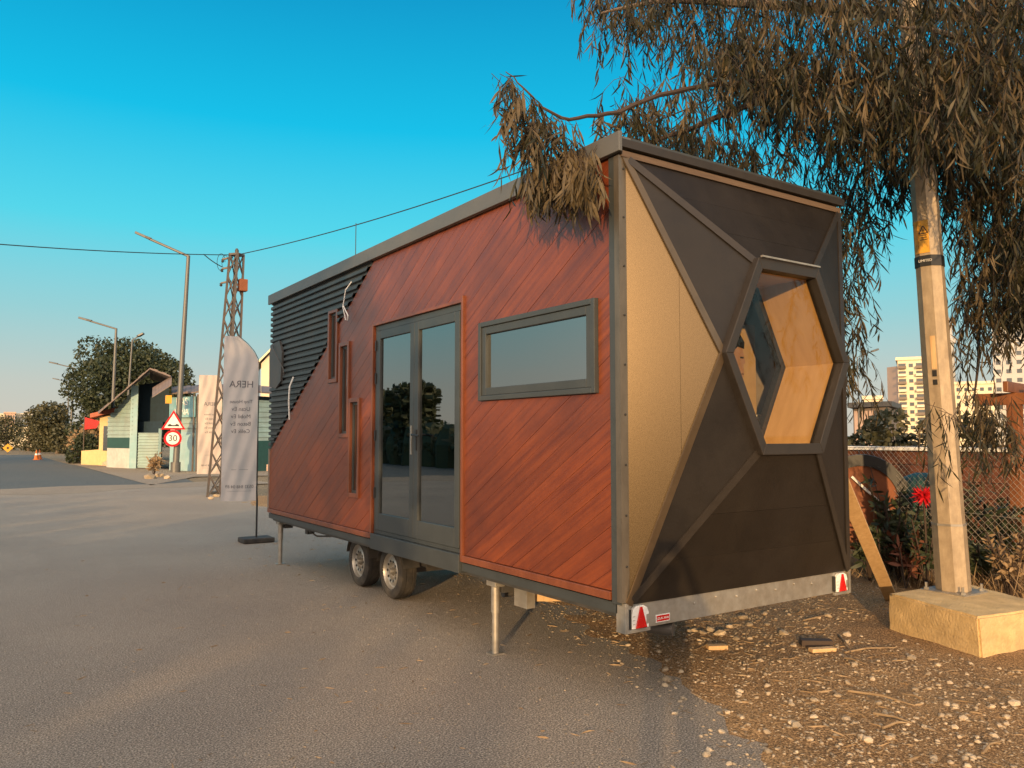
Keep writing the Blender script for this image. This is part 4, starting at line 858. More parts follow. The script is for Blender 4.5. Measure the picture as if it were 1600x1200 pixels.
for i, (px, d, h) in enumerate(((1362, 14.9, 2.2), (1395, 15.2, 2.25), (1420, 14.8, 2.1), (1345, 15.3, 2.1), (1540, 15, 2.2))):
    tree_at('garden_shrub', 'low shrub growing behind the rust red wall', ondist(px, d), h, 0.5, 900, 0.11, 'paleleaf', blobs=5, cat='shrub', group='shrubs behind the rust red wall', low=0.4)
# plants in the garden behind the wire
def lance_plant(name, label, base, n, h, m, size, cat='plant', group=None):
    t = thing(name, label, cat, base, group); out = []; st = MB()
    for k_ in range(n):
        a = rnd.uniform(0, 6.28); hh = h*rnd.uniform(0.55, 1.0); top_ = Vector(base)+Vector((math.cos(a)*hh*0.28, math.sin(a)*hh*0.28, hh)); mid_ = lerp(Vector(base), top_, 0.5)+Vector((0, 0, hh*0.06)); st.tube([base, mid_, top_], 0.008, 4)
        for q in range(12):
            b = lerp(mid_, top_, rnd.random()); out.append((b.x, b.y, b.z, rnd.gauss(0, .7), rnd.gauss(0, .7), rnd.gauss(0.2, .5), rnd.uniform(.7, 1.3)*size, size*rnd.uniform(.2, .4), rnd.gauss(0, .3)))
    st.build('stems', 'twig', t); A = np.array(out); v, f = leaf_mesh(A[:, :3], A[:, 3:6], A[:, 6], A[:, 7], A[:, 8]); mesh_np('leaves', v, f, m, t); return t
lance_plant('leafy_plant', 'tall dark leafy plant beside the arched panel behind the fence', ondist(1398, 10.9), 14, 1.45, 'darkleaf', 0.14)
lance_plant('low_plant', 'low dark plant under the arched panel behind the fence', ondist(1375, 10.7), 18, 0.8, 'darkleaf', 0.12)
lance_plant('spiky_plant', 'dark bush beyond the fence right of the galvanised pole', ondist(1545, 10.8), 18, 1.0, 'darkleaf', 0.13)
lance_plant('dry_plant', 'withered tan plant at the pergola foot', ondist(1570, 10.0), 22, 0.8, 'dry', 0.09)
lance_plant('pink_plant', 'reddish low plant under the red flower', ondist(1408, 10.5), 10, 0.62, 'rustwall', 0.13)
fp = ondist(1440, 10.55); fl = lance_plant('flowering_plant', 'plant with one bright red flower head behind the fence', fp, 9, 0.85, 'darkleaf', 0.12)
fcen = fp+Vector((0, 0, 1.10)); MB().tube([fp, fp+Vector((0.02, 0, 0.6)), fcen], 0.012, 6).build('flower_stem', 'twig', fl)
A = np.array([(fcen.x, fcen.y, fcen.z, *(rnd.gauss(0, 1), rnd.gauss(0, 1), rnd.gauss(0.2, .6)), rnd.uniform(.07, .15), rnd.uniform(.016, .03), rnd.gauss(0, .4)) for _ in range(150)])
v, f = leaf_mesh(A[:, :3], A[:, 3:6], A[:, 6], A[:, 7], A[:, 8]); mesh_np('flower_head', v, f, 'flower', fl)
for i, (px, d, h, n_) in enumerate(((1352, 10.9, 0.7, 16), (1385, 11.3, 1.1, 16), (1425, 10.9, 0.75, 18), (1455, 11.1, 1.0, 16), (1520, 11.0, 1.25, 20), (1555, 11.2, 1.35, 20), (1585, 10.9, 0.9, 18), (1530, 10.5, 0.6, 16))):
    lance_plant('garden_plant', 'dark leafy garden plant crowding behind the chain link fence', ondist(px, d), n_, h, 'darkleaf', 0.13, group='dark plants behind the fence')
# dry grass along the fence foot
out = []
for k_ in range(5200):
    s_ = rnd.uniform(0.0, FL); b = FA+FD*s_-FN*rnd.gauss(0.0, 0.28); k2 = smooth01((s_-3.0)/2.5); h = rnd.uniform(0.08, 0.22)+k2*rnd.uniform(0.05, 0.55)
    out.append((b.x, b.y, verge_z(b.x, b.y)-0.01, rnd.gauss(0, .55), rnd.gauss(0, .55), 1.0, h, rnd.uniform(.004, .010), rnd.gauss(0, .35)))
A = np.array(out); v, f = leaf_mesh(A[:, :3], A[:, 3:6], A[:, 6], A[:, 7], A[:, 8]); o = mesh_np('dry_grass', v, f, 'dry', None, 'stuff'); tag(o, 'dry tan grass and straw along the fence foot', 'grass')
# hedge and trees across the road (outside the picture; they shade the lot and are mirrored in the door)
hd = thing('hedge', 'long dark green hedge along the far side of the road', 'hedge', (-15.5, 5, 0))
bl = []; m2 = MB()
for i in range(46):
    y = -42+i*2.2; h = (3.2 if y < 12 else 2.4)+0.5*vnoise(i*0.6, 2)
    bl.append((-15.5, y, h*0.52, 1.1, 1.5, h*0.52)); m2.lathe((-15.5, y, 0), (0, 0, 1), [(0, 0.9), (h*0.5, 0.95), (h*0.85, 0.7), (h*0.95, 0.3)], 8)
m2.build('shade_core', 'darkleaf', hd); v, f = cloud(bl, 9000, 0.32); mesh_np('foliage', v, f, 'darkleaf', hd)  # solid core added inside the hedge to block the sun
for i, (y, h, r) in enumerate(((-9.0, 8.2, 3.2), (-5.0, 7.0, 2.8), (46, 5.2, 2.2), (51.5, 4.9, 2.4), (57, 5.4, 2.6))):
    tree_at('roadside_tree', 'dark roadside tree standing in the hedge across the road', (-16.5, y, 0), h, r, 3600, 0.42, 'darkleaf', blobs=11, low=0.4, group='trees across the road')

# ------------------------------------------------------------------ flags
def flag(base, wid, z0, z1, label, m, texts, seed, lean=0.0, topc=0.58):
    base = Vector((base[0], base[1], 0)); av = vdir(base); ar = Vector((av.y, -av.x, 0)); t = thing('feather_flag', label, 'flag', base)
    MB().box(base+Vector((-0.26, -0.20, 0.0)), base+Vector((0.26, 0.20, 0.085))).build('base_block', 'rubber', t, bevel=0.02)
    Hh = z1-z0
    def xr(v): return -0.02-wid*(topc*max(0, (v-0.82)/0.18)**2.0) - lean*v
    def xl(v): return -wid-lean*v*1.0
    pp = [base+Vector((0, 0, 0.05)), base+Vector((0, 0, z0*0.5)), base+Vector((0, 0, z0))]+[base+ar*(xr(v)+0.012)+Vector((0, 0, z0+Hh*v+0.004)) for v in np.linspace(0.05, 1, 22)]
    MB().tube(pp, [0.016]*3+[0.013-0.008*i/21 for i in range(22)], 8).build('flag_pole', 'black', t, smooth=True)
    nu, nv = 18, 60; vs, fs = [], []
    def pos(u, v):
        x = xl(v)+(xr(v)-xl(v))*u; rip = 0.028*math.sin(u*7+v*9+seed)*(1-u*0.6)+0.012*math.sin(u*17-v*23+seed*2)+0.02*math.sin(v*13+seed+u*4)*(1-u)
        return base+ar*x+Vector((0, 0, z0+Hh*v))+av*rip
    for j in range(nv+1):
        for i in range(nu+1): vs.append(tuple(pos(i/nu, j/nv)))
    for j in range(nv):
        for i in range(nu): a = j*(nu+1)+i; fs.append((a, a+1, a+nu+2, a+nu+1))
    fo = mesh_np('fabric', vs, fs, m, t); fo.data.polygons.foreach_set('use_smooth', [True]*len(fo.data.polygons))
    for body, v, sz in texts:       # print shows through from the other side, so it reads mirrored
        to = text(body, sz, (0, 0, 0), (1, 0, 0), (0, 0, 1), 'print', 'lettering', t, thick=0.0)
        inv = worigin(t)
        for vx in to.data.vertices:
            w = vx.co+inv; u = 0.52+(-w.x)/wid; vv = v+w.z/Hh; vx.co = pos(u, vv)-av*0.004-inv
    return t
fl_t = [('HERA', 0.705, 0.165), ('Tiny House', 0.60, 0.082), ('Ucan Ev', 0.555, 0.095), ('Mobil Ev', 0.51, 0.095), ('Beton Ev', 0.465, 0.095), ('Celik Ev', 0.42, 0.095), ('0532 848 04 89', 0.085, 0.075), ('————————', 0.06, 0.05), ('————', 0.19, 0.07)]
flag((4.07, 13.75), 0.585, 0.70, 3.50, 'tall pale grey feather flag with mirrored print, on a black base beside the trailer front', 'flag', fl_t, 0.4)
flag((6.45, 25.6), 0.70, 0.63, 3.68, 'pinkish feather flag lit by the sun next to the lattice pylon', 'flagpink', fl_t, 2.1, topc=0.15)

# ------------------------------------------------------------------ lattice pylon and cables
PYB = Vector((6.2, 24.56, 0)); py = thing('lattice_pylon', 'dark steel lattice power pylon behind the feather flags', 'pylon', PYB)
ptop = PYB+RT*0.31+Vector((0, 0, 7.3)); a2 = Vector((0.8, 0.6, 0)); b2 = Vector((-0.6, 0.8, 0))
def pc_(t, i, j): c = lerp(PYB, ptop, t); w = 0.27-0.13*t; return c+a2*(w*i)+b2*(w*j)
for i, j in ((-1, -1), (1, -1), (1, 1), (-1, 1)): MB().bar(pc_(0, i, j)-Vector((0, 0, .1)), pc_(1, i, j), 0.06, 0.06).build('leg', 'steel', py)
nn_ = 11
for s_, e_ in (((-1, -1), (1, -1)), ((1, -1), (1, 1)), ((1, 1), (-1, 1)), ((-1, 1), (-1, -1))):
    for k_ in range(nn_):
        t0, t1 = k_/nn_, (k_+1)/nn_; MB().bar(pc_(t0, *s_), pc_(t1, *e_), 0.025, 0.025).build('brace', 'steel', py); MB().bar(pc_(t0, *e_), pc_(t1, *s_), 0.024, 0.026).build('brace', 'steel', py)
    MB().bar(pc_(0.995, *s_), pc_(0.995, *e_), 0.06, 0.06).build('top_frame', 'steel', py)
for t_ in (0.985, 0.945, 0.885): c = lerp(PYB, ptop, t_); MB().bar(c-RT*0.12, c-RT*0.42-Vector((0, 0, 0.06)), 0.05, 0.05).build('cross_arm', 'steel', py); MB().lathe(c-RT*0.42-Vector((0, 0, 0.06)), (0, 0, -1), [(0, 0.02), (0.02, 0.05), (0.05, 0.03), (0.07, 0.05), (0.1, 0.02)], 8).build('insulator', 'chassis', py)
c = lerp(PYB, ptop, 0.87); MB().box(c+RT*0.24+Vector((-0.12, -0.12, -0.2)), c+RT*0.24+Vector((0.12, 0.12, 0.16))).build('junction_box', 'rustpanel', py, bevel=0.01)
c = lerp(PYB, ptop, 1.0); MB().lathe(c, (0, 0, 1), [(0, 0.05), (0.1, 0.06), (0.16, 0.03)], 8).build('cap', 'chassis', py)
def cable(name, label, p, q, sag, r=0.012, n=24):
    p, q = Vector(p), Vector(q); pts = [lerp(p, q, i/n)-Vector((0, 0, sag*4*(i/n)*(1-i/n))) for i in range(n+1)]
    return MB().tube(pts, r, 6).build(name, 'cable', smooth=True, label=label, cat='cable', loc=p)
pt_ = lerp(PYB, ptop, 0.995)
cable('overhead_cable', 'black overhead cable running from the pylon top up behind the eucalyptus', pt_, at(1180, 128, 13.5), 0.28, 0.013)
cable('overhead_cable', 'black overhead cable crossing the sky above the street lamps', pt_-RT*0.1, at(-260, 358, 21), 0.12, 0.013)
cable('service_cable', 'short thick cable drooping from the wire to the pylon side', at(318, 397, 25.2), lerp(PYB, ptop, 0.945)-RT*0.42, 0.03, 0.014, 8)
for k_, (dx_, r_) in enumerate(((-0.34, 0.16), (-0.46, 0.2))):
    c = lerp(PYB, ptop, 0.965)+RT*dx_; MB().tube([c+RT*math.cos(a)*r_*0.6+Vector((0, 0, math.sin(a)*r_*1.3)) for a in np.linspace(0, 5.6, 16)], 0.008, 5).build('cable_loop', 'cable', py)

# ------------------------------------------------------------------ street lamps and signs
def lamp(base, h, shift, arm, rise, label, r0=0.10, head=0.75, group=None):
    base = Vector(base); base.z = 0; t = thing('street_lamp', label, 'street lamp', base, group); tp = base+RT*shift+Vector((0, 0, h))
    MB().tube([base+Vector((0, 0, -0.05)), tp], [r0, r0*0.55], 10).build('post', 'lamppost', t, smooth=True)
    MB().tube([base+Vector((0, 0, -0.05)), base+Vector((0, 0, 0.5))], r0*1.5, 10).build('foot', 'lamppost', t, smooth=True)
    e = tp-RT*arm+Vector((0, 0, rise)); d = (e-tp).normalized(); MB().tube([tp-d*0.02-Vector((0, 0, 0.03)), e], r0*0.42, 8).build('arm', 'lamppost', t, smooth=True)
    if head:
        n = d.cross(Vector((0, 0, 1))).normalized(); a = e-d*0.1; b = e+d*head
        m_ = MB(); up_ = n.cross(d)
        m_.prism([a-n*0.07-up_*.03, a+n*0.07-up_*.03, lerp(a, b, .3)+n*0.17-up_*.05, b+n*0.12-up_*.04, b-n*0.12-up_*.04, lerp(a, b, .3)-n*0.17-up_*.05], up_*0.12); m_.build('lamp_head', 'lamppost', t, bevel=0.02)
    return t
l1 = onz(274, 738); lamp(l1, 10.85, 0.36, 2.0, 0.86, 'tallest grey street lamp, carrying the round 30 road sign', 0.16, 0.75)
lamp(onz(172, 728), 8.3, 0.1, 1.6, 0.45, 'grey street lamp standing at the yellow hut corner', 0.13, 0.7)
lamp(ondist(110, 84), 8.1, 0.1, 1.6, 0.35, 'far street lamp half hidden by the big dense tree', 0.12, 0.7)
lamp(ondist(104, 120), 8.9, 0.1, 1.5, 0.3, 'farthest street lamp beyond the big dense tree', 0.12, 0.7)
lamp(ondist(194, 60), 8.35, 0.35, -0.42, 0.22, 'slim short armed lamp rising behind the blue shed roof', 0.09, 0.4)
lamp(ondist(1343, 56), 6.9, 0.0, -1.0, 0.35, 'slender street lamp by the low brown building', 0.05, 0.4)
sp = l1-vdir(l1)*0.28; sv_ = vdir(l1); sr = Vector((sv_.y, -sv_.x, 0))
sg = thing('speed_sign', 'round 30 speed limit sign under the bump warning triangle', 'road sign', Vector((sp.x, sp.y, 0))); zc = at(270, 685, sp.xy.length).z; sc_ = at(270, 685, sp.xy.length); sc_.z = zc
for r_, m_, d_ in ((0.41, 'red', 0.0), (0.30, 'white', 0.012)): MB().lathe(sc_-sv_*d_, -sv_, [(0, r_), (0.02, r_)], 32).build('disc' if d_ == 0 else 'face', m_, sg)
text('30', 0.42, sc_-sv_*0.036, sr, (0, 0, 1), 'black', 'numerals', sg, thick=0.003)
MB().bar(sc_+sv_*0.02, sc_+sv_*0.3, 0.05, 0.05).build('bracket', 'steel', sg)
tg = thing('warning_sign', 'red edged triangular bump warning sign above the round 30 sign', 'road sign', Vector((sp.x, sp.y, 0))); tcn = at(271, 661, sp.xy.length)
def tri(s, dz=0): return [tcn+sr*(-0.56*s)+Vector((0, 0, -0.32*s)), tcn+sr*(0.56*s)+Vector((0, 0, -0.32*s)), tcn+Vector((0, 0, 0.64*s))]
MB().prism(tri(1.0), -sv_*0.02).build('plate', 'red', tg); MB().prism([p-sv_*0.0205 for p in tri(0.74)], -sv_*0.008).build('face', 'white', tg)
MB().prism([tcn+sr*x+Vector((0, 0, z))-sv_*0.030 for x, z in ((-0.27, -0.16), (0.27, -0.16), (0.24, -0.08), (0.15, -0.04), (0.07, -0.10), (-0.07, -0.10), (-0.15, -0.04), (-0.24, -0.08))], -sv_*0.004).build('bump_mark', 'black', tg)
MB().bar(tcn+sv_*0.0+Vector((0, 0, -0.1)), tcn+sv_*0.3+Vector((0, 0, -0.1)), 0.05, 0.05).build('bracket', 'steel', tg)
yb2 = at(264, 624, sp.xy.length); MB().box(yb2+Vector((-0.12, -0.05, -0.2)), yb2+Vector((0.12, 0.25, 0.2))).build('meter_box', 'yellow', label='small yellow box strapped to the tallest street lamp', cat='box', loc=yb2)
dsg = ondist(13, 96); ds = thing('diamond_sign', 'small yellow diamond road sign in front of far bushes', 'road sign', dsg); zc = at(13, 700, 96).z
MB().prism([dsg+Vector((0, 0, zc))+Vector((0.45*math.cos(a), 0, 0.45*math.sin(a))) for a in (0, 1.571, 3.142, 4.712)], (0, -0.03, 0)).build('plate', 'yellow', ds); MB().box(dsg+Vector((-0.04, 0, 0)), dsg+Vector((0.04, 0.06, zc))).build('post', 'steel', ds)
MB().prism([dsg+Vector((0.14*math.cos(a), -0.031, zc+0.14*math.sin(a))) for a in (0, 1.571, 3.142, 4.712)], (0, -0.01, 0)).build('mark', 'black', ds)
for i, (px, d) in enumerate(((58, 70), (63, 71.5))):
    b = ondist(px, d); cn = thing('traffic_cone', ('orange traffic cone on the far road', 'second orange traffic cone just behind the first')[i], 'cone', b); MB().lathe(b, (0, 0, 1), [(0.03, 0.17), (0.72, 0.03), (0.75, 0.02)], 14).build('body', 'orange', cn, smooth=True); MB().box(b+Vector((-.22, -.22, 0)), b+Vector((.22, .22, .035))).build('foot', 'orange', cn); MB().lathe(b, (0, 0, 1), [(0.35, 0.112), (0.48, 0.086)], 14).build('band', 'white', cn)

# ------------------------------------------------------------------ sheds and hut on the left
def corr_wall(p, q, z0, z1t, per, m, parent, name='corrugated_sheet', z1q=None, amp=0.04):      # horizontal ribs between p and q
    p, q = Vector((p[0], p[1], 0)), Vector((q[0], q[1], 0)); d = (q-p).normalized(); nrm = Vector((d.y, -d.x, 0)); 
    if nrm.dot(p) > 0: nrm = -nrm
    z1q = z1t if z1q is None else z1q; n = int((max(z1t, z1q)-z0)/per); mb = MB()
    for k_ in range(n):
        for f0, f1, x0_, x1_ in ((0, .55, 0, 0), (.55, .7, 0, 1), (.7, .9, 1, 1), (.9, 1, 1, 0)):
            za, zb_ = z0+(k_+f0)*per, z0+(k_+f1)*per
            if z1t == z1q: s0, s1 = 0.0, 1.0
            else:
                lo, hi = min(z1t, z1q), max(z1t, z1q); t = smooth01(0)+max(0, (zb_-lo)/(hi-lo)); 
                if t >= 1: continue
                s0, s1 = (t, 1.0) if z1q > z1t else (0.0, 1-t)
            a, b = lerp(p, q, s0), lerp(p, q, s1); mb.poly([a+nrm*amp*x0_+Vector((0, 0, za)), b+nrm*amp*x0_+Vector((0, 0, za)), b+nrm*amp*x1_+Vector((0, 0, zb_)), a+nrm*amp*x1_+Vector((0, 0, zb_))])
    return mb.build(name, m, parent, fix=False)
def slab(pts, th, m, parent, name): return MB().prism(pts, (0, 0, th)).build(name, m, parent)
F0, F1, F2, F3, F4, F5 = [ondist(px, d) for px, d in ((168, 51.6), (207, 49.0), (254, 47.5), (266, 45.6), (312, 43.4), (372, 41.8))]
SA = thing('blue_shed', 'pale turquoise corrugated workshop shed with a painted sign, beside the tall street lamp', 'shed', (11, 43, 0))
F6 = ondist(470, 45.0); zr = 3.95
def Z(p, z): return Vector((p.x, p.y, z))
for p_, q_ in ((F3, F4), (F4, F5)):
    n = Vector(((q_-p_).y, -(q_-p_).x, 0)).normalized(); n = n if n.dot(p_) < 0 else -n
    MB().prism([Z(p_, -0.05), Z(q_, -0.05), Z(q_, 2.0), Z(p_, 2.0)], -n*0.25).build('lower_wall', 'turqwall', SA); corr_wall(p_, q_, 2.0, zr, 0.26, 'turq', SA)
corr_wall(F5, F6, 1.55, zr-0.1, 0.26, 'turq', SA); MB().prism([Z(F5, -0.05), Z(F6, -0.05), Z(F6, 1.55), Z(F5, 1.55)], (0.1, 0.25, 0)).build('dark_door', 'potgreen', SA)
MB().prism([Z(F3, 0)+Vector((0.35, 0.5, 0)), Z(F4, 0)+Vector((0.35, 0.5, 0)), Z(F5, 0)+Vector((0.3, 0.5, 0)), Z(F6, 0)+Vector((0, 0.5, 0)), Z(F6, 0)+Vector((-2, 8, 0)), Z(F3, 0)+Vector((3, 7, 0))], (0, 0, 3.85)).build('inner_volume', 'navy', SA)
ov = [Z(p_, zr)-vdir(p_)*0.7 for p_ in (F3, F4, F5, F6)]; bk = [Z(p_, zr+0.7)+vdir(p_)*6 for p_ in (F3, F4, F5, F6)]
for i in range(3):
    a, b, c, d = ov[i], ov[i+1], bk[i+1], bk[i]
    for k_ in range(6): MB().prism([lerp(a, b, k_/6), lerp(a, b, (k_+1)/6-.004), lerp(d, c, (k_+1)/6-.004), lerp(d, c, k_/6)], (0, 0, 0.07+0.03*(k_ % 2))).build('roof_sheet', 'roofgrey', SA)
n = Vector(((F4-F3).y, -(F4-F3).x, 0)).normalized(); n = n if n.dot(F3) < 0 else -n; fd = (F4-F3).normalized()
bd = [Z(lerp(F3, F4, 0.05), 2.75), Z(lerp(F3, F4, 0.92), 2.75), Z(lerp(F3, F4, 0.92), 3.8), Z(lerp(F3, F4, 0.05), 3.8)]
sgn_ = MB().prism([p_+n*0.12 for p_ in bd], n*0.06).build('sign_board', 'signblue', SA); cc = sum(bd, Vector())/4+n*0.19
tx = fd if fd.dot(RT) > 0 else -fd
text('MAS', 0.55, cc+Vector((0, 0, 0.26)), tx, (0, 0, 1), 'white', 'lettering', sgn_, thick=0.005); text('YANA', 0.46, cc-Vector((0, 0, 0.26)), tx, (0, 0, 1), 'white', 'lettering', sgn_, thick=0.005)
for t_ in (0.88, 1.0): c = lerp(F3, F4, t_)+n*0.15; MB().tube([Z(c, 0), Z(c, 3.9)], 0.05, 8).build('downpipe', 'steel', SA)
kb = MB(); kb.prism([Z(F4, -0.02)-vdir(F4)*1.2, Z(F6, -0.02)-vdir(F6)*1.2, Z(F6, -0.02)-vdir(F6)*0.7, Z(F4, -0.02)-vdir(F4)*0.7], (0, 0, 0.35)); kb.build('kerb_wall', 'peach', label='low pinkish kerb wall in front of the turquoise shed', cat='kerb')
SB = thing('open_shed', 'dark open fronted shed with sloping roof and pale shutter gate', 'shed', (8, 49, 0))
b6 = lambda p_, k_: p_+vdir(p_)*k_
corr_wall(F0, F1, 1.7, 2.9, 0.24, 'turq', SB, z1q=4.4); MB().prism([Z(F0, -.05), Z(F1, -.05), Z(F1, 1.1), Z(F0, 1.1)], vdir(F0)*0.2).build('lower_wall', 'palewall', SB)
MB().prism([Z(F0, 1.1), Z(F1, 1.1), Z(F1, 1.7), Z(F0, 1.7)], vdir(F0)*0.15).build('window_band', 'potgreen', SB)
MB().prism([Z(F1, -.05)-RT*0.15, Z(F1, -.05)+RT*0.25, Z(F1, 4.6)+RT*0.25, Z(F1, 4.6)-RT*0.15], vdir(F1)*0.3).build('pillar', 'turqwall', SB)
MB().prism([Z(F1, 2.2)+RT*0.3+vdir(F1)*1.5, Z(F2, 2.2)+RT*0.3+vdir(F2)*1.5, Z(F2, 4.95)+RT*0.3+vdir(F2)*1.5, Z(F1, 4.7)+RT*0.3+vdir(F1)*1.5], vdir(F1)*0.4).build('opening_shade', 'navy', SB)  # navy slab, its dark colour stands for the shade inside the shed
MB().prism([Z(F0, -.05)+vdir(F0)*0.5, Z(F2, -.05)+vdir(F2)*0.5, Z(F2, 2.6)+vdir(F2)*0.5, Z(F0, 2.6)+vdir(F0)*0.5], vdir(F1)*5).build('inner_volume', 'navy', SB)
g0, g1 = lerp(F1, F2, 0.2), lerp(F1, F2, 0.88)
gt = corr_wall(g0, g1, 0.05, 2.1, 0.16, 'turq', SB, 'shutter_gate'); MB().bar(Z(lerp(g1, F2, .3), 0), Z(lerp(g1, F2, .3), 2.2), 0.3, 0.1).build('gate_post', 'turqwall', SB)
ra, rb_ = Z(ondist(152, 49.8), 3.0), Z(ondist(231, 46.6), 5.35)
for k_ in range(9):
    a, b = lerp(ra, rb_, k_/9), lerp(ra, rb_, (k_+1)/9-.004); MB().prism([a, b, b+vdir(b)*8+Vector((0, 0, .3)), a+vdir(a)*8+Vector((0, 0, .3))], (0, 0, 0.08+0.03*(k_ % 2))).build('roof_sheet', 'roofgrey', SB)
rc = Z(ondist(264, 45.6), 4.9)
for k_ in range(5):
    a, b = lerp(rb_, rc, k_/5), lerp(rb_, rc, (k_+1)/5-.005); MB().prism([a, b, b+vdir(b)*8, a+vdir(a)*8], (0, 0, 0.08+0.03*(k_ % 2))).build('roof_sheet', 'roofgrey', SB)
aw0, aw1 = Z(ondist(236, 44.8), 3.75), Z(ondist(266, 43.8), 4.35)
for k_ in range(6):
    a, b = lerp(aw0, aw1, k_/6), lerp(aw0, aw1, (k_+1)/6-.004); MB().prism([a, b, b+vdir(b)*2.4+Vector((0, 0, 0.6)), a+vdir(a)*2.4+Vector((0, 0, 0.6))], (0, 0, 0.05)).build('awning_sheet', 'roofgrey', SB)
# yellow hut
yh = thing('yellow_hut', 'small yellow hut with a red roof at the end of the sheds', 'hut', ondist(168, 56)); y0_, y1_ = ondist(155, 55), ondist(187, 53.5)
MB().prism([Z(y0_, -.05), Z(y1_, -.05), Z(y1_, 3.0), Z(y0_, 3.0)], vdir(y0_)*4).build('wall', 'yellowwall', yh)
MB().prism([Z(y0_, 2.9)-RT*0.6-vdir(y0_)*0.5, Z(y1_, 3.3)-vdir(y0_)*0.5, Z(y1_, 3.3)+vdir(y0_)*4.5, Z(y0_, 2.9)-RT*.6+vdir(y0_)*4.5], (0, 0, 0.25)).build('roof', 'redroof', yh)
a, b = lerp(y0_, y1_, .2), lerp(y0_, y1_, .5); MB().prism([Z(a, 0.9)-vdir(a)*.01, Z(b, .9)-vdir(a)*.01, Z(b, 2.4)-vdir(a)*.01, Z(a, 2.4)-vdir(a)*.01], -vdir(a)*0.04).build('window', 'winglass', yh)
MB().prism([Z(ondist(128, 57.5), -.05), Z(ondist(157, 56.5), -.05), Z(ondist(157, 56.5), 0.95), Z(ondist(128, 57.5), 0.85)], vdir(y0_)*0.3).build('garden_wall', 'yellowwall', label='low pale yellow garden wall left of the hut', cat='wall')
rfg = ondist(131, 58.5); rg = thing('red_banner', 'small red banner hanging near the yellow hut', 'banner', rfg); MB().tube([rfg, Z(rfg, 3.1)], 0.03, 6).build('pole', 'steel', rg); MB().prism([Z(rfg, 3.0), Z(rfg, 2.2), Z(rfg, 2.3)+RT*0.8, Z(rfg, 2.75)+RT*1.0], vdir(rfg)*0.02).build('cloth', 'red', rg)
# pale gabled house behind the sheds
gh = thing('gabled_house', 'cream gabled house showing above the corrugated shed roof', 'house', ondist(425, 62)); ga, gb = ondist(406, 62), ondist(470, 62); gv = vdir(ga)*7
MB().prism([Z(ga, -.05), Z(gb, -.05), Z(gb, 7.2), Z(lerp(ga, gb, .5), 9.0), Z(ga, 7.2)], gv).build('wall', 'creamwall', gh)
for e0, e1 in ((ga-RT*0.4, lerp(ga, gb, .5)), (gb+RT*.4, lerp(ga, gb, .5))): MB().prism([Z(e0, 7.0)-gv*.06, Z(e1, 9.02)-gv*.06, Z(e1, 9.2)-gv*.06, Z(e0, 7.2)-gv*.06], gv*1.1).build('roof', 'creamwall', gh)
c = lerp(ga, gb, 0.28); MB().prism([Z(c, 5.3)-RT*.35-gv*.002, Z(c, 5.3)+RT*.35-gv*.002, Z(c, 6.4)+RT*.35-gv*.002, Z(c, 6.4)-RT*.35-gv*.002], -gv*0.008).build('window', 'winglass', gh)

# ------------------------------------------------------------------ distant blocks
def block(px0, px1, pyt, d, depth, m, label, floors, cols, name='apartment_block', side=None, group=None, win='winglass', balc=()):
    a, b = ondist(px0, d), ondist(px1, d); h = at((px0+px1)/2, pyt, d).z; v = vdir((a+b)/2); t = thing(name, label, 'building', (a+b)/2, group); u = (b-a).normalized(); Lw = (b-a).length
    MB().prism([Z(a, -.1), Z(b, -.1), Z(b, h), Z(a, h)], v*depth).build('wall', m, t); MB().prism([Z(a, h)-u*.3-v*.3, Z(b, h)+u*.3-v*.3, Z(b, h)+u*.3+v*(depth+.3), Z(a, h)-u*.3+v*(depth+.3)], (0, 0, 0.5)).build('roof', m, t)
    fh = (h-1.5)/floors; cwd = Lw/cols
    for i in range(floors):
        for j in range(cols):
            c = a+u*(cwd*(j+0.5)); z = 1.2+fh*i+fh*0.3
            if j in balc:
                MB().prism([Z(c-u*cwd*.42, z-fh*.12)-v*.01, Z(c+u*cwd*.42, z-fh*.12)-v*.01, Z(c+u*cwd*.42, z+fh*.5)-v*.01, Z(c-u*cwd*.42, z+fh*.5)-v*.01], -v*.08).build('window', win, t)
                MB().prism([Z(c-u*cwd*.46, z-fh*.2)-v*.1, Z(c+u*cwd*.46, z-fh*.2)-v*.1, Z(c+u*cwd*.46, z+fh*.12)-v*.1, Z(c-u*cwd*.46, z+fh*.12)-v*.1], -v*1.0).build('balcony', 'brownblock' if i % 2 else m, t)
            else: MB().prism([Z(c-u*cwd*.24, z)-v*.01, Z(c+u*cwd*.24, z)-v*.01, Z(c+u*cwd*.24, z+fh*.45)-v*.01, Z(c-u*cwd*.24, z+fh*.45)-v*.01], -v*.06).build('window', win, t)
    return t
ab = block(1406, 1462, 562, 150, 16, 'creamwall', 'tall cream apartment block with dark balconies, left of the galvanised pole', 10, 4, balc=(0, 2))
a, b = ondist(1389, 154), ondist(1406, 150.5); MB().prism([Z(a, -.1), Z(b, -.1), Z(b, at(1406, 572, 150.5).z), Z(a, at(1389, 574, 154).z)], vdir(a)*14).build('side_wing', 'peach', ab)
block(1494, 1556, 600, 170, 16, 'creamwall', 'cream apartment block right of the galvanised pole', 7, 5)
block(1556, 1640, 500, 190, 16, 'greywall', 'tall grey apartment tower behind the pergola', 13, 5)
mn = ondist(1486, 210); mt = thing('minaret', 'slim pale tower with a pointed tip beside the galvanised pole', 'tower', mn); zt = at(1486, 487, 210).z
MB().lathe(mn, (0, 0, 1), [(0, 1.5), (zt*.75, 1.3), (zt*.76, 1.8), (zt*.79, 1.8), (zt*.8, 1.1), (zt*.9, 1.0), (zt, 0.05)], 14).build('shaft', 'greywall', mt, smooth=True)
block(1352, 1378, 624, 120, 10, 'creamwall', 'low cream house above the brown building', 2, 3)
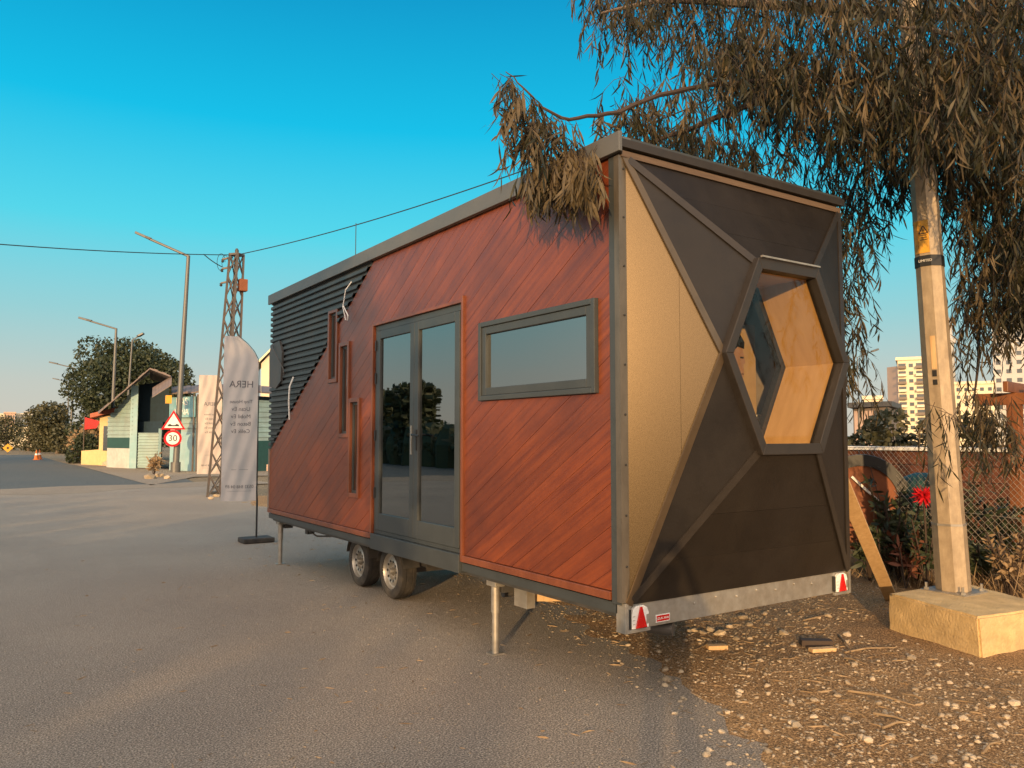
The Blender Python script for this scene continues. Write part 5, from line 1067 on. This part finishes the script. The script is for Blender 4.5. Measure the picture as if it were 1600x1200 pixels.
bb = thing('brown_building', 'low brown modern building with vertical cladding behind the garden wall', 'building', ondist(1368, 62)); a, b, c = ondist(1334, 62), ondist(1390, 60), ondist(1402, 66); hb = at(1368, 636, 61).z
MB().prism([Z(a, -.05), Z(b, -.05), Z(c, -.05), Z(ondist(1345, 70), -.05)], (0, 0, hb)).build('wall', 'brownblock', bb); MB().prism([Z(a, hb)-RT*.4-vdir(a)*.4, Z(b, hb)-vdir(b)*.4+RT*.2, Z(c, hb)+RT*.4, Z(ondist(1345, 70), hb)], (0, 0, 0.35)).build('roof', 'chassis', bb)
for k_ in range(7):
    p_ = lerp(a, b, (k_+0.2)/7); q_ = lerp(a, b, (k_+0.92)/7); MB().prism([Z(p_, 0.6)-vdir(p_)*.02, Z(q_, .6)-vdir(p_)*.02, Z(q_, hb-.25)-vdir(p_)*.02, Z(p_, hb-.25)-vdir(p_)*.02], -vdir(p_)*0.1).build('cladding_panel', 'peach' if k_ < 4 else 'winglass', bb)
for i, (p0_, p1_, yt, d, m_) in enumerate(((-30, 8, 648, 330, 'creamwall'), (6, 22, 646, 300, 'peach'), (23, 36, 648, 310, 'creamwall'), (37, 60, 645, 340, 'greywall'))):
    block(p0_, p1_, yt, d, 14, m_, ('distant cream apartment block at the far left end of the skyline', 'distant peach apartment block between two cream ones', 'narrow distant cream apartment block beside the grey one', 'distant grey apartment block nearest the trees')[i], 6, 4)
block(-40, 82, 671, 150, 12, 'creamwall', 'long low pale building under the distant apartment blocks', 1, 14, name='low_building')

# ------------------------------------------------------------------ stones, sticks, rubble
SM = []
for k_ in range(8):
    bm = bmesh.new(); bmesh.ops.create_icosphere(bm, subdivisions=1, radius=1.0)
    for v in bm.verts: v.co = Vector((v.co.x*rnd.uniform(.75, 1.15), v.co.y*rnd.uniform(.6, 1.0), v.co.z*rnd.uniform(.4, .7)))
    me = bpy.data.meshes.new('stone'); bm.to_mesh(me); bm.free(); me.materials.append(M['stone']); SM.append(me)
def stone(px, py, s_, i):
    p = onz(px, py, 0.02); z = max(0, verge_z(p.x, p.y)) if p.x > edge_x(p.y)-0.4 else 0.0
    o = bpy.data.objects.new('stone', SM[i % 8]); COL.objects.link(o); o.location = (p.x, p.y, z+s_*0.18); o.rotation_euler = (rnd.uniform(-.4, .4), rnd.uniform(-.4, .4), rnd.uniform(0, 6.28)); o.scale = (s_,)*3
    tag(o, 'small loose tan stone on the dirt verge', 'stone', 'loose stones on the verge')
k_ = 0
while k_ < 285:
    x, y = rnd.uniform(960, 1600), rnd.uniform(950, 1200); p = onz(x, y)
    if p.x < edge_x(p.y)-0.1-rnd.random()**3*0.5: continue
    if inpoly(x, y, [(1385, 930), (1600, 930), (1600, 1015), (1545, 1042), (1385, 990)]): continue
    k_ += 1; stone(x, y, rnd.choice((0.012, 0.015, 0.018, 0.022, 0.03)) * (1.5 if rnd.random() < 0.12 else 1), k_)
for x, y, s_ in ((1110, 985, .05), (1125, 992, .06), (1140, 980, .05), (1170, 978, .045), (1225, 992, .06), (1098, 990, .045), (1160, 968, .06), (1085, 985, .05), (1240, 1008, .035), (1245, 1135, .045), (1322, 1125, .035), (1357, 1162, .035), (1585, 1105, .05), (1195, 962, .04), (1150, 998, .04)): stone(x, y, s_, rnd.randint(0, 7))
def scatter(name, label, n, gen, s0, s1, m, cat):
    V, Fc = [], []
    base = np.array([v.co[:] for v in SM[0].vertices]); fc = np.array([p.vertices[:] for p in SM[0].polygons])
    for i in range(n):
        x, y, z = gen(); s_ = rnd.uniform(s0, s1)*(1 if rnd.random() < .85 else 1.8); a = rnd.uniform(0, 6.28); c, q = math.cos(a), math.sin(a)
        b = base*s_*np.array([1, rnd.uniform(.6, 1), rnd.uniform(.5, 1)]); V.append(np.stack([b[:, 0]*c-b[:, 1]*q+x, b[:, 0]*q+b[:, 1]*c+y, b[:, 2]+z], 1)); Fc.append(fc+i*len(base))
    o = mesh_np(name, np.concatenate(V), np.concatenate(Fc), m, None, 'stuff'); return tag(o, label, cat)
def g_verge():
    while True:
        y = rnd.uniform(0.5, 9.5); x = edge_x(y)+rnd.triangular(-0.35, 5.2, 0.8)
        if not (6.6 < x < 8 and 3 < y < 4.6): return x, y, max(0.0, verge_z(x, y))
def g_road():
    r_ = rnd.random(); y = rnd.uniform(1.2, 14); x = edge_x(y)-0.1-abs(rnd.gauss(0, 2.4)); return x, y, 0.001
scatter('gravel', 'fine loose gravel over the dirt verge', 17000, g_verge, 0.004, 0.013, 'stone', 'gravel')
scatter('road_grit', 'scattered grit and small pebbles on the asphalt', 4200, g_road, 0.0025, 0.0075, 'stone', 'grit')
out = []
for i in range(2600):
    x, y, z = g_verge(); out.append((x, y, z+0.006, rnd.gauss(0, 1), rnd.gauss(0, 1), rnd.gauss(0, .06), rnd.uniform(.04, .15), rnd.uniform(.006, .013), rnd.gauss(0, .25)))
for i in range(420):
    x, y, z = g_road(); out.append((x, y, z+0.004, rnd.gauss(0, 1), rnd.gauss(0, 1), rnd.gauss(0, .03), rnd.uniform(.04, .12), rnd.uniform(.005, .012), rnd.gauss(0, .2)))
A = np.array(out); v, f = leaf_mesh(A[:, :3], A[:, 3:6], A[:, 6], A[:, 7], A[:, 8]); o = mesh_np('leaf_litter', v, f, 'dry', None, 'stuff'); tag(o, 'dry fallen leaves and straw scattered over the ground', 'leaf litter')
for i, (xa, ya, xb, yb_) in enumerate(((1325, 1080, 1430, 1105), (1255, 972, 1292, 961), (1320, 1018, 1400, 1012), (1310, 992, 1330, 1020), (1365, 1115, 1425, 1132), (1535, 1175, 1565, 1158), (1320, 1030, 1355, 1040), (1440, 1095, 1410, 1085), (1380, 1140, 1420, 1132))):
    p, q = onz(xa, ya, .03), onz(xb, yb_, .03)
    for w in (p, q): w.z = verge_z(w.x, w.y)+0.012
    mid_ = lerp(p, q, .5)+Vector((rnd.gauss(0, .02), rnd.gauss(0, .02), 0.012)); MB().tube([p, lerp(p, mid_, .5), mid_, q], [0.008, 0.008, 0.007, 0.004], 6).build('dry_stick', 'dry', smooth=True, label='thin dry stick lying on the dirt verge', cat='stick', group='dry sticks on the verge', loc=p)
def chunk(name, label, cat, px, py, w, l, h, rz, m):
    p = onz(px, py, .02); p.z = verge_z(p.x, p.y); c, s_ = math.cos(rz), math.sin(rz); a, b = Vector((c, s_, 0)), Vector((-s_, c, 0))
    MB().prism([p-a*w/2-b*l/2, p+a*w/2-b*l*.45, p+a*w*.48+b*l/2, p-a*w*.5+b*l*.5], (0.005, 0, h)).build(name, m, label=label, cat=cat, loc=p, bevel=0.005)
chunk('brick_fragment', 'flat tan brick fragment on the dirt behind the bumper', 'brick', 1120, 1013, 0.17, 0.08, 0.035, -0.5, 'timber')
chunk('bark_slab', 'dark brown bark slab lying on the dirt near the footing block', 'bark', 1275, 1008, 0.26, 0.10, 0.05, -0.7, 'twig')
chunk('timber_offcut', 'pale broken timber offcut beside the bark slab', 'timber', 1285, 1018, 0.22, 0.07, 0.03, -0.4, 'timber')
chunk('paper_scrap', 'small white paper scrap on the asphalt beside the trailer', 'paper', 636, 976, 0.10, 0.05, 0.004, 0.3, 'white')
for i, (px, py, s_) in enumerate(((352, 772, .16), (362, 768, .2), (338, 776, .13), (235, 748, .3), (250, 745, .25), (262, 748, .2), (172, 728, .5), (180, 729, .35), (330, 780, .1), (372, 775, .14))):
    p = onz(px, py); o = bpy.data.objects.new('rubble_stone', SM[i % 8]); COL.objects.link(o); o.location = (p.x, p.y, s_*.25); o.scale = (s_,)*3; o.rotation_euler = (0, 0, i)
    tag(o, ('grey rubble stone at the lattice pylon foot' if px > 300 else 'pale rubble stone before the shutter gate' if px > 200 else 'large rubble stone at the street lamp foot by the yellow hut'), 'stone', ('rubble at the pylon' if px > 300 else 'rubble before the gate' if px > 200 else 'rubble at the lamp'))
b = onz(240, 746); lance_plant('dead_bush', 'dead grey bush before the shutter gate', b, 18, 1.0, 'dry', 0.25)

# ------------------------------------------------------------------ the photographer, standing behind the camera (casts the shadow on the rear panel)
fo_ = Vector((0.715, 0.699, 0)); sd_ = Vector((0.699, -0.715, 0)); pb = fo_*-0.5
def B(f_, s_, z): return tuple(fo_*f_+sd_*s_+Vector((0, 0, z)))
J = [(B(0, 0, 0.95), .16), (B(0, 0, 1.15), .15), (B(0.01, 0, 1.38), .17), (B(0.02, 0, 1.52), .07), (B(0.05, 0, 1.62), .085), (B(0.05, 0, 1.75), .095)]
Ed = [(0, 1), (1, 2), (2, 3), (3, 4), (4, 5)]
for s_ in (-1, 1):
    n = len(J); J += [(B(0, .10*s_, .90), .10), (B(.03, .12*s_, .50), .065), (B(-.01, .13*s_, .10), .045), (B(.14, .15*s_, .05), .04)]; Ed += [(0, n), (n, n+1), (n+1, n+2), (n+2, n+3)]
    n = len(J); J += [(B(0.0, .20*s_, 1.44), .06), (B(.10, .30*s_, 1.24), .048), (B(.36, .11*s_, 1.70), .036), (B(.42, .07*s_, 1.77), .034)]; Ed += [(2, n), (n, n+1), (n+1, n+2), (n+2, n+3)]
me = bpy.data.meshes.new('person'); me.from_pydata([p for p, r in J], Ed, []); o = bpy.data.objects.new('person', me); COL.objects.link(o); o.location = pb
me.materials.append(M['cloth']); mo = o.modifiers.new('skin', 'SKIN')
for i, (p, r) in enumerate(J): me.skin_vertices[0].data[i].radius = (r, r*0.85)
me.skin_vertices[0].data[0].use_root = True
o.modifiers.new('sub', 'SUBSURF').levels = 2; o.modifiers['sub'].render_levels = 2
tag(o, 'person in dark clothes taking the picture with raised arms', 'person')
ph = pb+fo_*0.445+Vector((0, 0, 1.79)); MB().prism([ph+sd_*-.08+Vector((0, 0, -.04)), ph+sd_*.08+Vector((0, 0, -.04)), ph+sd_*.08+Vector((0, 0, .04)), ph+sd_*-.08+Vector((0, 0, .04))], fo_*0.009).build('phone', 'black', label='black phone held up by the person in dark clothes', cat='phone', loc=ph)
